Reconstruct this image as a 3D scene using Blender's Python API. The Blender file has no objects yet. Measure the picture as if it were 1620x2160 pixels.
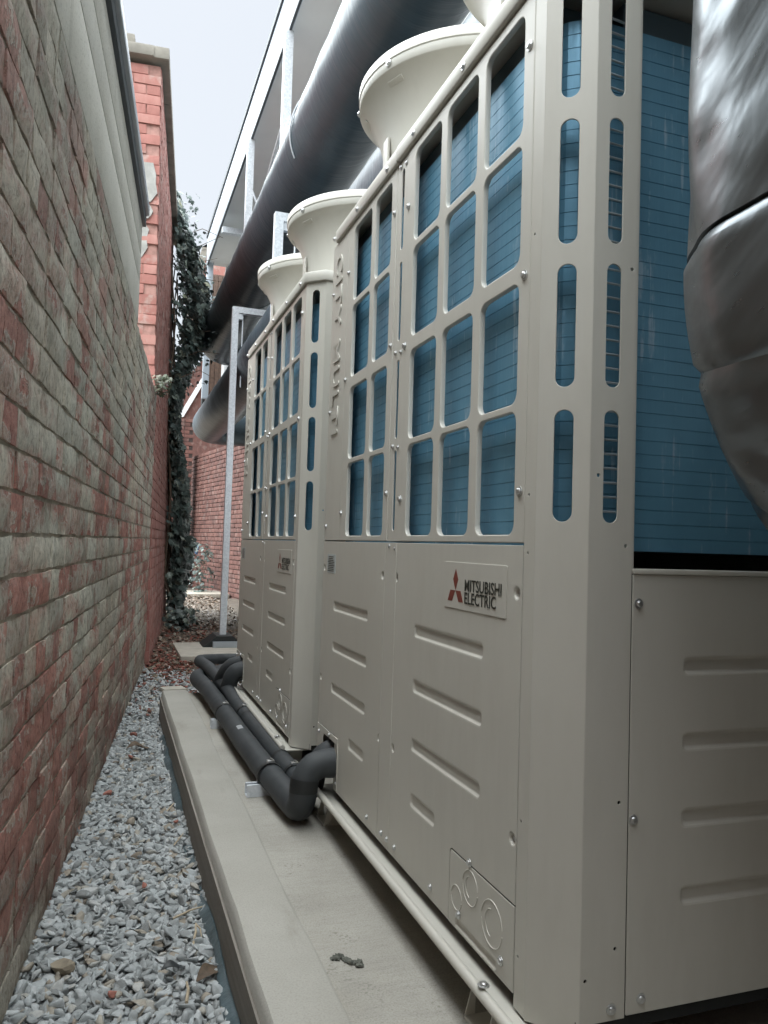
import bpy, bmesh, math, random
import numpy as np
from mathutils import Vector, Matrix
random.seed(7); rng = np.random.default_rng(7)
R_ = math.radians
S = bpy.context.scene
COL = S.collection

# ------------------------------------------------------------------ camera
cd = bpy.data.cameras.new("camera")
cam = bpy.data.objects.new("camera", cd); COL.objects.link(cam)
CX, CY_, CZ = Vector((0.944, -0.330, 0.031)), Vector((-0.044, -0.030, 0.999)), Vector((-0.328, -0.944, -0.043))
CZ.normalize(); CX = (CX - CZ * CX.dot(CZ)).normalized(); CY_ = CZ.cross(CX)
cam.matrix_world = Matrix((( CX.x, CY_.x, CZ.x, 0), (CX.y, CY_.y, CZ.y, 0), (CX.z, CY_.z, CZ.z, 0), (0, 0, 0, 1)))
cd.sensor_fit = 'VERTICAL'; cd.sensor_height = 36.0; cd.lens = 27.42
cd.clip_start = 0.02; cd.clip_end = 1500
S.camera = cam

# ------------------------------------------------------------------ sky, sun, exposure
SUN_EL, SUN_DIR = R_(75), Vector((-0.27, 0.04, 1.0))
w = bpy.data.worlds.new("World"); S.world = w; w.use_nodes = True
nt = w.node_tree; nt.nodes.clear()
wo = nt.nodes.new("ShaderNodeOutputWorld"); bg = nt.nodes.new("ShaderNodeBackground")
sky = nt.nodes.new("ShaderNodeTexSky"); sky.sky_type = 'NISHITA'; sky.sun_disc = False
sky.sun_elevation = SUN_EL; sky.sun_rotation = math.atan2(SUN_DIR.x, SUN_DIR.y)
sky.air_density = 1.0; sky.dust_density = 4.0
mixw = nt.nodes.new("ShaderNodeMix"); mixw.data_type = 'RGBA'          # high even cloud in front of the blue
mixw.inputs[0].default_value = 0.9
mixw.inputs[7].default_value = (1.80, 1.875, 1.93, 1)
nt.links.new(sky.outputs[0], mixw.inputs[6]); nt.links.new(mixw.outputs[2], bg.inputs[0])
bg.inputs[1].default_value = 0.05
nt.links.new(bg.outputs[0], wo.inputs[0])
sl = bpy.data.lights.new("sun", 'SUN'); sl.energy = 1.5; sl.angle = R_(122); sl.color = (0.92, 0.98, 1.0)
so = bpy.data.objects.new("sun", sl); COL.objects.link(so)
so.rotation_mode = 'QUATERNION'; so.rotation_quaternion = SUN_DIR.to_track_quat('Z', 'Y')
S.view_settings.view_transform = 'Standard'; S.view_settings.look = 'None'
S.view_settings.gamma = 1.0; S.view_settings.use_curve_mapping = False
S.view_settings.exposure = 3.2
S.render.engine = 'CYCLES'; S.cycles.max_bounces = 10; S.cycles.diffuse_bounces = 6; S.cycles.use_denoising = True

# ------------------------------------------------------------------ helpers
def tag(o, label=None, cat=None, group=None, kind=None):
    if label: o['label'] = label
    if cat: o['category'] = cat
    if group: o['group'] = group
    if kind: o['kind'] = kind
    return o

def empty(name, loc=(0, 0, 0), label=None, cat=None, group=None):
    o = bpy.data.objects.new(name, None); COL.objects.link(o); o.location = loc; o.empty_display_size = 0.1
    return tag(o, label, cat, group)

def link(name, me, mat=None, parent=None, loc=None, rot=None, smooth=False):
    o = bpy.data.objects.new(name, me); COL.objects.link(o)
    if mat is not None and not me.materials: me.materials.append(mat)
    if parent is not None: o.parent = parent
    if loc is not None: o.location = loc
    if rot is not None: o.rotation_euler = rot
    if smooth: me.polygons.foreach_set("use_smooth", [True] * len(me.polygons))
    return o

def autosmooth(me, ang=40):
    me.polygons.foreach_set("use_smooth", [True] * len(me.polygons))
    try: me.set_sharp_from_angle(angle=R_(ang))
    except Exception: pass

class MB:
    """collects shapes into one mesh"""
    def __init__(s): s.v = []; s.f = []
    def add(s, vs, fs):
        n = len(s.v); s.v += [tuple(p) for p in vs]; s.f += [tuple(i + n for i in f) for f in fs]; return s
    def box(s, x0, x1, y0, y1, z0, z1, M=None, b=0):
        if b:
            bm = bmesh.new(); bmesh.ops.create_cube(bm, size=1)
            for v in bm.verts: v.co = Vector(((x0 + x1) / 2 + v.co.x * (x1 - x0), (y0 + y1) / 2 + v.co.y * (y1 - y0), (z0 + z1) / 2 + v.co.z * (z1 - z0)))
            bmesh.ops.bevel(bm, geom=bm.edges[:], offset=b, segments=2, affect='EDGES', profile=0.6)
            bm.verts.index_update()
            vs = [v.co.copy() for v in bm.verts]; fs = [[v.index for v in f.verts] for f in bm.faces]; bm.free()
        else:
            vs = [Vector((x, y, z)) for x in (x0, x1) for y in (y0, y1) for z in (z0, z1)]
            fs = [(0, 1, 3, 2), (4, 6, 7, 5), (0, 4, 5, 1), (2, 3, 7, 6), (0, 2, 6, 4), (1, 5, 7, 3)]
        if M is not None: vs = [M @ v for v in vs]
        return s.add(vs, fs)
    def tube(s, pts, r, n=20, cap=True):
        pts = [Vector(p) for p in pts]; rings = []; up = None
        for i, p in enumerate(pts):
            d = (pts[min(i + 1, len(pts) - 1)] - pts[max(i - 1, 0)]).normalized()
            if up is None:
                up = Vector((0, 0, 1)) if abs(d.z) < .9 else Vector((1, 0, 0))
            a = (up - d * up.dot(d)).normalized(); up = a; b = d.cross(a)
            rr = r[i] if hasattr(r, '__len__') else r
            rings.append([p + (a * math.cos(t) + b * math.sin(t)) * rr for t in [2 * math.pi * k / n for k in range(n)]])
        vs = [q for g in rings for q in g]; fs = []
        for i in range(len(pts) - 1):
            for k in range(n):
                fs.append((i * n + k, i * n + (k + 1) % n, (i + 1) * n + (k + 1) % n, (i + 1) * n + k))
        if cap:
            fs.append(tuple(reversed(range(n)))); fs.append(tuple((len(pts) - 1) * n + k for k in range(n)))
        return s.add(vs, fs)
    def lathe(s, prof, c=(0, 0, 0), n=48, M=None):
        vs = []; fs = []; m = len(prof)
        for k in range(n):
            t = 2 * math.pi * k / n
            for r, z in prof:
                v = Vector((r * math.cos(t), r * math.sin(t), z))
                vs.append((M @ v if M is not None else v) + Vector(c))
        for k in range(n):
            for i in range(m - 1):
                a, b = k * m + i, ((k + 1) % n) * m + i
                fs.append((a, b, b + 1, a + 1))
        return s.add(vs, fs)
    def prism(s, poly, d, M=None):
        """poly in (u,v), extruded from w=-d to 0"""
        n = len(poly); vs = [Vector((u, v, 0)) for u, v in poly] + [Vector((u, v, -d)) for u, v in poly]
        if M is not None: vs = [M @ v for v in vs]
        fs = [tuple(range(n)), tuple(reversed(range(n, 2 * n)))] + [(i, i + n, (i + 1) % n + n, (i + 1) % n) for i in range(n)]
        return s.add(vs, fs)
    def mesh(s, name):
        me = bpy.data.meshes.new(name); me.from_pydata(s.v, [], s.f); me.update()
        bm = bmesh.new(); bm.from_mesh(me); bmesh.ops.recalc_face_normals(bm, faces=bm.faces[:]); bm.to_mesh(me); bm.free()
        return me
    def obj(s, name, mat=None, parent=None, smooth=None, loc=None, rot=None):
        me = s.mesh(name); o = link(name, me, mat, parent, loc, rot)
        if smooth: autosmooth(me, smooth)
        return o

def rr(u0, v0, u1, v1, r, n=5):
    p = []
    for cx, cy, a0 in ((u1 - r, v1 - r, 0), (u0 + r, v1 - r, 90), (u0 + r, v0 + r, 180), (u1 - r, v0 + r, 270)):
        for i in range(n + 1):
            a = R_(a0 + 90 * i / n); p.append((cx + r * math.cos(a), cy + r * math.sin(a)))
    return p
def circ(u, v, r, n=16): return [(u + r * math.cos(2 * math.pi * i / n), v + r * math.sin(2 * math.pi * i / n)) for i in range(n)]

def sheet(outer, holes, M, th=0.0015, bev=0.0006, bowls=(), name="sheet"):
    """flat sheet with real holes; its front lies at w=0; bowls = list of (outline, depth, inset) pressed features that fill a hole"""
    cu = bpy.data.curves.new("c", 'CURVE'); cu.dimensions = '2D'; cu.fill_mode = 'BOTH'
    h = th / 2; cu.extrude = h - bev; cu.bevel_depth = bev; cu.bevel_resolution = 1; cu.offset = -bev
    for poly in [outer] + list(holes) + [b[0] for b in bowls]:
        sp = cu.splines.new('POLY'); sp.points.add(len(poly) - 1)
        for p, q in zip(sp.points, poly): p.co = (q[0], q[1], 0, 1)
        sp.use_cyclic_u = True
    ob = bpy.data.objects.new("c", cu); COL.objects.link(ob)
    dg = bpy.context.evaluated_depsgraph_get(); dg.update()
    me = bpy.data.meshes.new_from_object(ob.evaluated_get(dg))
    bpy.data.objects.remove(ob); bpy.data.curves.remove(cu)
    bm = bmesh.new(); bm.from_mesh(me)
    for v in bm.verts: v.co.z -= h
    bmesh.ops.remove_doubles(bm, verts=bm.verts[:], dist=1e-6)
    for out, depth, inset in bowls:
        n = len(out); cu_ = sum(p[0] for p in out) / n; cv = sum(p[1] for p in out) / n
        hu = max(abs(p[0] - cu_) for p in out); hv = max(abs(p[1] - cv) for p in out)
        def ring(k, w): return [bm.verts.new((cu_ + (p[0] - cu_) * (1 - k / hu), cv + (p[1] - cv) * (1 - k / hv), w)) for p in out]
        rings = [ring(-0.0004, -0.0002), ring(inset * .25, -depth * .10), ring(inset * .75, -depth * .9), ring(inset, -depth)]
        for a, b in zip(rings[:-1], rings[1:]):
            for i in range(n): bm.faces.new((a[i], a[(i + 1) % n], b[(i + 1) % n], b[i]))
        bm.faces.new(rings[-1])
    bm.normal_update()
    flat = [abs(f.normal.z) > .9 for f in bm.faces]
    bm.transform(M); bm.to_mesh(me); bm.free(); me.name = name; me.materials.clear()
    autosmooth(me, 50)
    me.polygons.foreach_set("use_smooth", [not q for q in flat])
    return me

def frame(origin, u, v):
    u = Vector(u).normalized(); v = Vector(v).normalized(); n = u.cross(v)
    return Matrix(((u.x, v.x, n.x, origin[0]), (u.y, v.y, n.y, origin[1]), (u.z, v.z, n.z, origin[2]), (0, 0, 0, 1)))

def text_mesh(body, size, ext, M, bold=0.0, sx=1.0, align='LEFT', space=1.0):
    cu = bpy.data.curves.new("t", 'FONT'); cu.body = body; cu.size = size; cu.extrude = ext; cu.offset = bold
    cu.align_x = align; cu.space_character = space; cu.resolution_u = 3
    ob = bpy.data.objects.new("t", cu); COL.objects.link(ob)
    dg = bpy.context.evaluated_depsgraph_get(); dg.update()
    me = bpy.data.meshes.new_from_object(ob.evaluated_get(dg))
    bpy.data.objects.remove(ob); bpy.data.curves.remove(cu)
    me.materials.clear()
    me.transform(Matrix.Diagonal((sx, 1, 1, 1))); me.transform(M)
    return me

# ------------------------------------------------------------------ materials
class NT:
    def __init__(s, name):
        s.m = bpy.data.materials.new(name); s.m.use_nodes = True; s.t = s.m.node_tree
        s.b = s.t.nodes["Principled BSDF"]
    def n(s, typ, **kw):
        d = s.t.nodes.new("ShaderNode" + typ)
        for k, v in kw.items(): setattr(d, k, v)
        return d
    def l(s, a, b): s.t.links.new(a, b)
    def pos(s, scale=(1, 1, 1), obj=False, rot=(0, 0, 0)):
        if obj: src = s.n("TexCoord").outputs["Object"]
        else: src = s.n("NewGeometry").outputs["Position"]
        mp = s.n("Mapping"); mp.inputs["Scale"].default_value = scale; mp.inputs["Rotation"].default_value = rot
        s.l(src, mp.inputs[0]); return mp.outputs[0]
    def noise(s, scale, vec=None, detail=4, rough=.55, dist=0):
        d = s.n("TexNoise"); d.inputs["Scale"].default_value = scale; d.inputs["Detail"].default_value = detail
        d.inputs["Roughness"].default_value = rough; d.inputs["Distortion"].default_value = dist
        if vec is not None: s.l(vec, d.inputs["Vector"])
        return d.outputs[0]
    def ramp(s, fac, stops, interp='LINEAR'):
        d = s.n("ValToRGB"); d.color_ramp.interpolation = interp; e = d.color_ramp.elements
        while len(e) < len(stops): e.new(0.5)
        for el, (p, c) in zip(e, stops):
            el.position = p; el.color = (c, c, c, 1) if not hasattr(c, '__len__') else (*c, 1)
        s.l(fac, d.inputs[0]); return d.outputs[0]
    def math(s, op, a, b=None, clamp=False):
        d = s.n("Math", operation=op, use_clamp=clamp)
        for i, x in enumerate((a, b)):
            if x is None: continue
            if isinstance(x, (int, float)): d.inputs[i].default_value = x
            else: s.l(x, d.inputs[i])
        return d.outputs[0]
    def mix(s, fac, a, b, blend='MIX'):
        d = s.n("Mix", data_type='RGBA', blend_type=blend)
        for i, x in ((0, fac), (6, a), (7, b)):
            if isinstance(x, (int, float)): d.inputs[i].default_value = x if i == 0 else (x, x, x, 1)
            elif hasattr(x, '__len__') and not hasattr(x, 'is_linked'): d.inputs[i].default_value = (*x, 1)
            else: s.l(x, d.inputs[i])
        return d.outputs[2]
    def bump(s, h, strength=.3, dist=.01, prev=None):
        d = s.n("Bump"); d.inputs["Strength"].default_value = strength; d.inputs["Distance"].default_value = dist
        s.l(h, d.inputs["Height"])
        if prev is not None: s.l(prev, d.inputs["Normal"])
        return d.outputs[0]
    def out(s, color=None, rough=None, metal=None, normal=None, **kw):
        for k, x in (("Base Color", color), ("Roughness", rough), ("Metallic", metal)):
            if x is None: continue
            if isinstance(x, (int, float)): s.b.inputs[k].default_value = x
            elif hasattr(x, '__len__') and not hasattr(x, 'is_linked'): s.b.inputs[k].default_value = (*x, 1)
            else: s.l(x, s.b.inputs[k])
        if normal is not None: s.l(normal, s.b.inputs["Normal"])
        for k, x in kw.items(): s.b.inputs[k].default_value = x
        return s.m
    def rnd(s, step=False):
        """random per thing: object random plus the mesh attribute rnd"""
        a = s.n("Attribute", attribute_name="rnd").outputs["Fac"]
        return s.math('FRACT', s.math('ADD', s.n("ObjectInfo").outputs["Random"], a))

def simple(name, c, rough=.5, metal=0, var=.06, nscale=6, bump=0, bscale=60, bdist=.002, **kw):
    t = NT(name); nz = t.noise(nscale, t.pos(), 5)
    lo = tuple(max(0, x * (1 - 2 * var)) for x in c); hi = tuple(x * (1 + 2 * var) for x in c)
    col = t.ramp(nz, [(.25, lo), (.75, hi)])
    nm = t.bump(t.noise(bscale, t.pos(), 4), bump, bdist) if bump else None
    return t.out(col, rough, metal, nm, **kw)

def m_paint():
    t = NT("beige_enamel"); P = t.pos()
    g = t.noise(1.7, P, 4); f = t.noise(38, t.pos((1, 1, .25)), 5)
    col = t.ramp(g, [(.3, (.545, .53, .475)), (.7, (.59, .575, .52))])
    dirt = t.ramp(t.math('MULTIPLY', t.noise(2.6, t.pos((1, 1, .35)), 6, .65), f), [(.22, 0), (.42, 1)])
    col = t.mix(t.math('MULTIPLY', dirt, .12), col, (.36, .34, .29))
    nm = t.bump(t.noise(420, P, 2), .05, .0006)
    nm = t.bump(t.noise(3.2, P, 2), .25, .004, nm)
    return t.out(col, t.ramp(g, [(.3, .38), (.7, .43)]), 0, nm)
def m_coil():
    t = NT("blue_fin_coil")
    streak = t.noise(1.0, t.pos((90, 90, 3)), 4, .6)
    patch = t.noise(7, t.pos((1, 1, .5)), 4)
    col = t.ramp(patch, [(.3, (.115, .29, .42)), (.7, (.155, .36, .51))])
    bent = t.ramp(t.math('MULTIPLY', t.noise(16, t.pos((1, 1, .45)), 5, .7), streak), [(.32, 0), (.40, 1)])
    col = t.mix(t.math('MULTIPLY', bent, .7), col, (.42, .56, .66))
    nm = t.bump(streak, .3, .002)
    nm = t.bump(t.noise(9, t.pos(), 3), .25, .004, nm)
    return t.out(col, t.ramp(streak, [(.3, .30), (.7, .5)]), .25, nm)
def m_wrap():
    t = NT("black_duct_wrap")
    wr = t.noise(1.0, t.pos((1.1, 9, 1.1)), 5, .6, .6)
    fi = t.noise(1.0, t.pos((4, 60, 4)), 4, .6)
    nm = t.bump(wr, .35, .02); nm = t.bump(fi, .10, .002, nm)
    col = t.ramp(t.noise(3, t.pos(), 4), [(.3, (.030, .050, .064)), (.7, (.044, .068, .084))])
    return t.out(col, t.ramp(fi, [(.3, .30), (.7, .40)]), 0, nm, **{'Specular IOR Level': .45})
def m_wrap_near():
    t = NT("black_creased_film")
    P = t.n("NewGeometry").outputs["Position"]
    def along(v, k):
        d = t.n("VectorMath", operation='DOT_PRODUCT'); t.l(P, d.inputs[0]); d.inputs[1].default_value = v
        return t.math('MULTIPLY', d.outputs["Value"], k)
    ac, di, de = (.862, -.30, -.407), (.384, -.134, .914), (.33, .94, 0)      # across and along the diagonal creases of the wrap
    def coords(a_, b_, c_):
        c = t.n("CombineXYZ"); t.l(along(ac, a_), c.inputs[0]); t.l(along(di, b_), c.inputs[1]); t.l(along(de, c_), c.inputs[2]); return c.outputs[0]
    n1 = t.noise(1.0, coords(8.5, 1.15, 3), 2, .45, .35); n2 = t.noise(1.0, coords(20, 1.9, 5), 3, .5, .2); fi = t.noise(1.0, coords(110, 9, 25), 3, .6)
    nm = t.bump(n1, 1.0, .046); nm = t.bump(n2, .6, .009, nm); nm = t.bump(fi, .08, .001, nm)
    return t.out((.205, .225, .24), t.ramp(fi, [(.3, .27), (.7, .36)]), .85, nm)
def m_foam():
    t = NT("black_pipe_foam"); fi = t.noise(160, t.pos(), 3)
    col = t.ramp(t.noise(9, t.pos(), 5), [(.3, (.03, .035, .039)), (.7, (.05, .056, .06))])
    return t.out(col, .62, 0, t.bump(fi, .15, .001))
def m_galv():
    t = NT("galvanised_steel")
    v = t.n("TexVoronoi"); v.inputs["Scale"].default_value = 70; t.l(t.pos(), v.inputs["Vector"])
    col = t.ramp(v.outputs["Color"], [(.2, (.64, .68, .72)), (.8, (.78, .82, .86))])
    return t.out(col, .45, .25)
def m_concrete():
    t = NT("slab_concrete"); P = t.pos()
    big = t.noise(2.2, P, 6, .6); fine = t.noise(90, P, 5, .7)
    br = t.noise(1.0, t.pos((14, 130, 40), rot=(0, 0, R_(8))), 5, .65)      # broom strokes across the pad
    col = t.ramp(big, [(.28, (.30, .285, .25)), (.55, (.40, .385, .345)), (.75, (.455, .44, .40))])
    col = t.mix(.5, col, t.ramp(br, [(.3, (.80, .80, .80)), (.55, (1, 1, 1))]), 'MULTIPLY')
    pit = t.ramp(t.math('MULTIPLY', t.noise(130, P, 2, .5), t.noise(9, P, 3)), [(.38, 1), (.43, 0)])
    pit = t.math('SUBTRACT', 1.0, pit)
    spk = t.ramp(t.noise(260, P, 3, .6), [(.3, (.72, .71, .69)), (.5, (1, 1, 1)), (.7, (1.12, 1.12, 1.11))]); col = t.mix(.8, col, spk, 'MULTIPLY')
    col = t.mix(t.math('MULTIPLY', pit, .6), col, (.17, .165, .13))
    stain = t.ramp(t.noise(3.7, t.pos((1, .4, 1)), 4), [(.52, 0), (.72, 1)])
    col = t.mix(t.math('MULTIPLY', stain, .22), col, (.40, .34, .26))
    nm = t.bump(br, .22, .003); nm = t.bump(fine, .4, .002, nm); nm = t.bump(t.noise(7, P, 3), .15, .006, nm)
    return t.out(col, .9, 0, nm)
def m_kerb():
    t = NT("trowelled_concrete"); P = t.pos()
    col = t.ramp(t.noise(2.6, P, 6, .6), [(.28, (.35, .335, .295)), (.7, (.44, .425, .385))])
    spk = t.ramp(t.noise(240, P, 3, .6), [(.3, (.78, .775, .76)), (.5, (1, 1, 1)), (.7, (1.08, 1.08, 1.08))]); col = t.mix(.7, col, spk, 'MULTIPLY')
    dr = t.ramp(t.noise(1.0, t.pos((9, 2.5, 9)), 5, .7), [(.58, 0), (.72, .5)]); col = t.mix(dr, col, (.27, .25, .21))
    nm = t.bump(t.noise(90, P, 5, .7), .4, .002)
    return t.out(col, .9, 0, nm)
def m_slabside():
    t = NT("slab_side_concrete")
    col = t.ramp(t.noise(1.0, t.pos((1, 1.2, 22)), 5, .6), [(.3, (.20, .18, .155)), (.7, (.31, .285, .25))])
    fi = t.noise(60, t.pos(), 5)
    return t.out(col, .9, 0, t.bump(fi, .5, .004))
def m_wash():
    """old brick with worn limewash"""
    t = NT("limewashed_brick")
    r = t.rnd()
    nA = t.noise(1.0, t.pos((9, 3.2, 7.0)), 6, .62)
    nB = t.noise(1.0, t.pos((40, 16, 9)), 6, .7)
    nC = t.noise(1.0, t.pos((3, 1.5, 1.9)), 3, .5)
    sp = t.noise(190, t.pos(), 4, .6)
    redness = t.math('ADD', t.math('MULTIPLY', r, .20), t.math('ADD', t.math('MULTIPLY', nA, .75), t.math('ADD', t.math('MULTIPLY', nB, .35), t.math('MULTIPLY', nC, .85))))
    brick = t.ramp(t.noise(1.0, t.pos((30, 13, 30)), 5), [(.3, (.36, .155, .125)), (.55, (.48, .225, .185)), (.75, (.58, .34, .29))])
    wash = t.ramp(t.noise(1.0, t.pos((16, 9, 4)), 6, .65), [(.28, (.43, .40, .32)), (.5, (.62, .59, .495)), (.72, (.73, .71, .63))])
    tint = t.ramp(t.noise(1.0, t.pos((2, 1.0, 1.4)), 3), [(.42, (.58, .58, .52)), (.6, (.53, .42, .335))])
    wash = t.mix(.45, wash, tint)
    thin = t.mix(.5, brick, (.50, .40, .33))
    zz_ = t.n("SeparateXYZ"); t.l(t.n("NewGeometry").outputs["Position"], zz_.inputs[0])
    sh = t.math('SUBTRACT', t.math('SUBTRACT', redness, t.math('MULTIPLY', zz_.outputs[2], .022)), .615)   # upper courses kept more of their wash
    f1 = t.ramp(sh, [(.40, 0), (.50, .9)]); f2 = t.ramp(sh, [(.525, 0), (.545, .95)]); rim = t.ramp(sh, [(.497, 0), (.512, .65), (.524, .65), (.53, 0)])
    col = t.mix(f1, wash, thin); col = t.mix(f2, col, brick)
    col = t.mix(rim, col, (.60, .56, .50))                            # flaking lime edge round the bare patches
    zr = t.ramp(t.math('MULTIPLY', t.math('ADD', zz_.outputs[2], .1), .8), [(.3, 0), (1, .6)])
    col = t.mix(t.math('MULTIPLY', zr, t.ramp(nC, [(.35, .4), (.6, 1)])), col, (.30, .315, .285))   # algae grey on the upper courses
    col = t.mix(1.0, col, t.ramp(t.math('FRACT', t.math('MULTIPLY', r, 7.3)), [(0, (.80, .80, .80)), (1, (1.12, 1.11, 1.10))]), 'MULTIPLY')
    grit = t.ramp(t.noise(1.0, t.pos((85, 60, 45)), 6, .75), [(.36, (.42, .39, .35)), (.47, (.90, .90, .89)), (.62, (1.16, 1.16, 1.15))])
    col = t.mix(.85, col, grit, 'MULTIPLY')
    lich = t.ramp(t.noise(1.0, t.pos((11, 6, 5)), 6, .7), [(.55, 0), (.68, .6)])
    col = t.mix(lich, col, (.20, .20, .155))
    col = t.mix(t.ramp(sp, [(.60, 0), (.72, .8)]), col, (.42, .40, .36))
    col = t.mix(t.ramp(t.noise(1.0, t.pos((50, 30, 16)), 5, .7), [(.62, 0), (.75, .7)]), col, (.07, .055, .04))
    gz = t.n("SeparateXYZ"); t.l(t.n("NewGeometry").outputs["Position"], gz.inputs[0])
    low = t.math('MULTIPLY', t.ramp(t.math('ADD', gz.outputs[2], 1.5), [(.45, 1), (.95, 0)]), t.ramp(nA, [(.4, .25), (.6, .85)]))
    col = t.mix(low, col, (.13, .09, .065))          # splashed soil and damp staining along the foot of the wall
    h = t.math('ADD', t.math('MULTIPLY', nB, .8), t.math('MULTIPLY', t.math('SUBTRACT', 1.0, f2), .35))
    nm = t.bump(h, .7, .009); nm = t.bump(t.noise(1.0, t.pos((85, 60, 45)), 6, .75), .7, .006, nm); nm = t.bump(sp, .45, .003, nm)
    return t.out(col, .92, 0, nm)
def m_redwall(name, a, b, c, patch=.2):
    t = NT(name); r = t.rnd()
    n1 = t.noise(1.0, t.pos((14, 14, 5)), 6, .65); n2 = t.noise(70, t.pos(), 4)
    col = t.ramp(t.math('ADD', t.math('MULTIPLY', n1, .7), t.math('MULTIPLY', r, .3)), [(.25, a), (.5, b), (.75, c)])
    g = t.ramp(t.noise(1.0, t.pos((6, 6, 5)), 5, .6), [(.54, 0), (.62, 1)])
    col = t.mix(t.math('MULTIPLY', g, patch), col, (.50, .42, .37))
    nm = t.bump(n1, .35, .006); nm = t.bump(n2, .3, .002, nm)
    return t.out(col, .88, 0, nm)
def m_plank():
    t = NT("cast_concrete")
    col = t.ramp(t.noise(1.0, t.pos((5, 2.2, 2.2)), 6, .6), [(.3, (.52, .505, .45)), (.7, (.62, .605, .55))])
    sp = t.ramp(t.noise(150, t.pos((1, .6, 1)), 4, .6), [(.33, 1), (.42, 0)])
    col = t.mix(t.math('MULTIPLY', sp, .5), col, (.15, .14, .11))
    dr = t.ramp(t.noise(1.0, t.pos((8, 14, .5)), 4), [(.56, 0), (.74, .35)])
    col = t.mix(dr, col, (.22, .21, .17))
    return t.out(col, .9, 0, t.bump(t.noise(80, t.pos(), 4), .5, .004))
def m_stone():
    t = NT("crushed_stone"); r = t.rnd()
    col = t.ramp(r, [(0, (.26, .27, .265)), (.2, (.38, .40, .40)), (.6, (.47, .50, .505)), (.86, (.56, .58, .58)), (.93, (.44, .41, .35)), (1, (.34, .29, .23))])
    n1 = t.noise(120, t.pos(), 4)
    col = t.mix(.25, col, t.ramp(n1, [(.3, (.3, .3, .3)), (.7, (1, 1, 1))]), 'MULTIPLY')
    return t.out(col, .8, 0, t.bump(n1, .4, .003))
def m_rubble():
    t = NT("brick_rubble"); r = t.rnd()
    col = t.ramp(r, [(0, (.16, .12, .09)), (.3, (.27, .10, .075)), (.6, (.36, .13, .10)), (.8, (.40, .36, .30)), (1, (.20, .16, .11))])
    return t.out(col, .9, 0, t.bump(t.noise(90, t.pos(), 4), .5, .004))
def m_soil():
    t = NT("alley_soil")
    col = t.ramp(t.noise(13, t.pos(), 7, .7), [(.3, (.055, .045, .035)), (.6, (.13, .105, .08)), (.75, (.19, .15, .12))])
    return t.out(col, .95, 0, t.bump(t.noise(30, t.pos(), 6), .8, .02))
def m_leaf(name, stops):
    t = NT(name); r = t.rnd()
    col = t.ramp(r, stops)
    return t.out(col, .42, 0, t.bump(t.noise(60, t.pos(), 3), .3, .004))

PAINT = m_paint(); COIL = m_coil(); WRAP = m_wrap(); NEARWRAP = m_wrap_near(); FOAM = m_foam(); GALV = m_galv()
CONC = m_concrete(); KERB = m_kerb(); SIDE = m_slabside(); WASH = m_wash(); PLANK = m_plank(); STONE = m_stone(); RUBBLE = m_rubble(); SOIL = m_soil()
RED = m_redwall("red_painted_brick", (.34, .145, .12), (.44, .195, .165), (.51, .27, .23), .5)
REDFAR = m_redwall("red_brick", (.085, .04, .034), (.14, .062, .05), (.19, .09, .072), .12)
MORTAR = simple("joint_mortar", (.36, .315, .25), .95, bump=.6, bscale=90, nscale=20, var=.2)
REDMORTAR = simple("red_joint_mortar", (.42, .235, .20), .95, bump=.6, bscale=90, nscale=20, var=.15)
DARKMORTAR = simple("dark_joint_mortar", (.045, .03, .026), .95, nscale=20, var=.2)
COPE = simple("coping_stone", (.27, .25, .215), .92, bump=.6, bscale=40, var=.14)
CEMENT = simple("old_cement_render", (.40, .395, .37), .95, bump=.7, bscale=35, nscale=14, var=.12)
ZINC = simple("zinc_screw", (.62, .63, .63), .3, .9, nscale=200)
DARK = simple("dark_cavity", (.012, .014, .014), .8)
BLACKPL = simple("black_rubber", (.018, .02, .02), .6)
FLASH = simple("grey_flashing", (.42, .46, .50), .35, .4, nscale=3)
FLASHDARK = simple("dark_flashing", (.045, .055, .065), .5)
FASCIA = simple("fascia_metal", (.48, .54, .60), .35, .1, nscale=2, var=.03)
SOFFIT = simple("soffit_board", (.74, .76, .76), .7, nscale=2, var=.03)
WALLGREY = simple("rendered_wall", (.7, .71, .7), .85, nscale=4)
WHITE = simple("white_upvc", (.72, .73, .73), .4, nscale=3, var=.02)
CLAD = simple("brown_cladding", (.11, .065, .045), .6, nscale=30, var=.2)
BOARD = simple("weathered_timber", (.36, .325, .27), .85, nscale=14, var=.15, bump=.5, bscale=50)
PAVER = simple("cast_paver", (.46, .43, .37), .9, nscale=12, var=.08, bump=.5, bscale=70)
DPM = simple("blue_grey_membrane", (.10, .14, .155), .4, nscale=12, var=.2, bump=.5, bscale=30, bdist=.01)
INKRED = simple("red_ink", (.20, .045, .03), .45, var=.03); INK = simple("black_ink", (.03, .032, .025), .45, var=.03)
PLATE = simple("name_plate", (.475, .455, .40), .32, nscale=3, var=.02)
STICK = simple("pale_sticker", (.46, .50, .50), .5, var=.02)
TAPE = simple("grey_tape", (.42, .44, .45), .35, nscale=30)
IVY = m_leaf("ivy_leaf", [(0, (.045, .065, .058)), (.5, (.08, .11, .10)), (.82, (.14, .18, .16)), (.93, (.22, .26, .22)), (1, (.30, .31, .22))])
WEED = m_leaf("weed_leaf", [(0, (.05, .065, .035)), (.6, (.10, .115, .075)), (1, (.22, .21, .16))])
STEM = simple("woody_stem", (.12, .085, .06), .9, bump=.5)
DRYLEAF = simple("dry_brown_leaf", (.115, .08, .052), .7, nscale=60, var=.25)
DARKLEAF = simple("dark_wet_leaf", (.035, .04, .042), .5, nscale=60, var=.2)
STRAW = simple("dry_straw", (.46, .38, .27), .8, nscale=60, var=.1)
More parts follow.
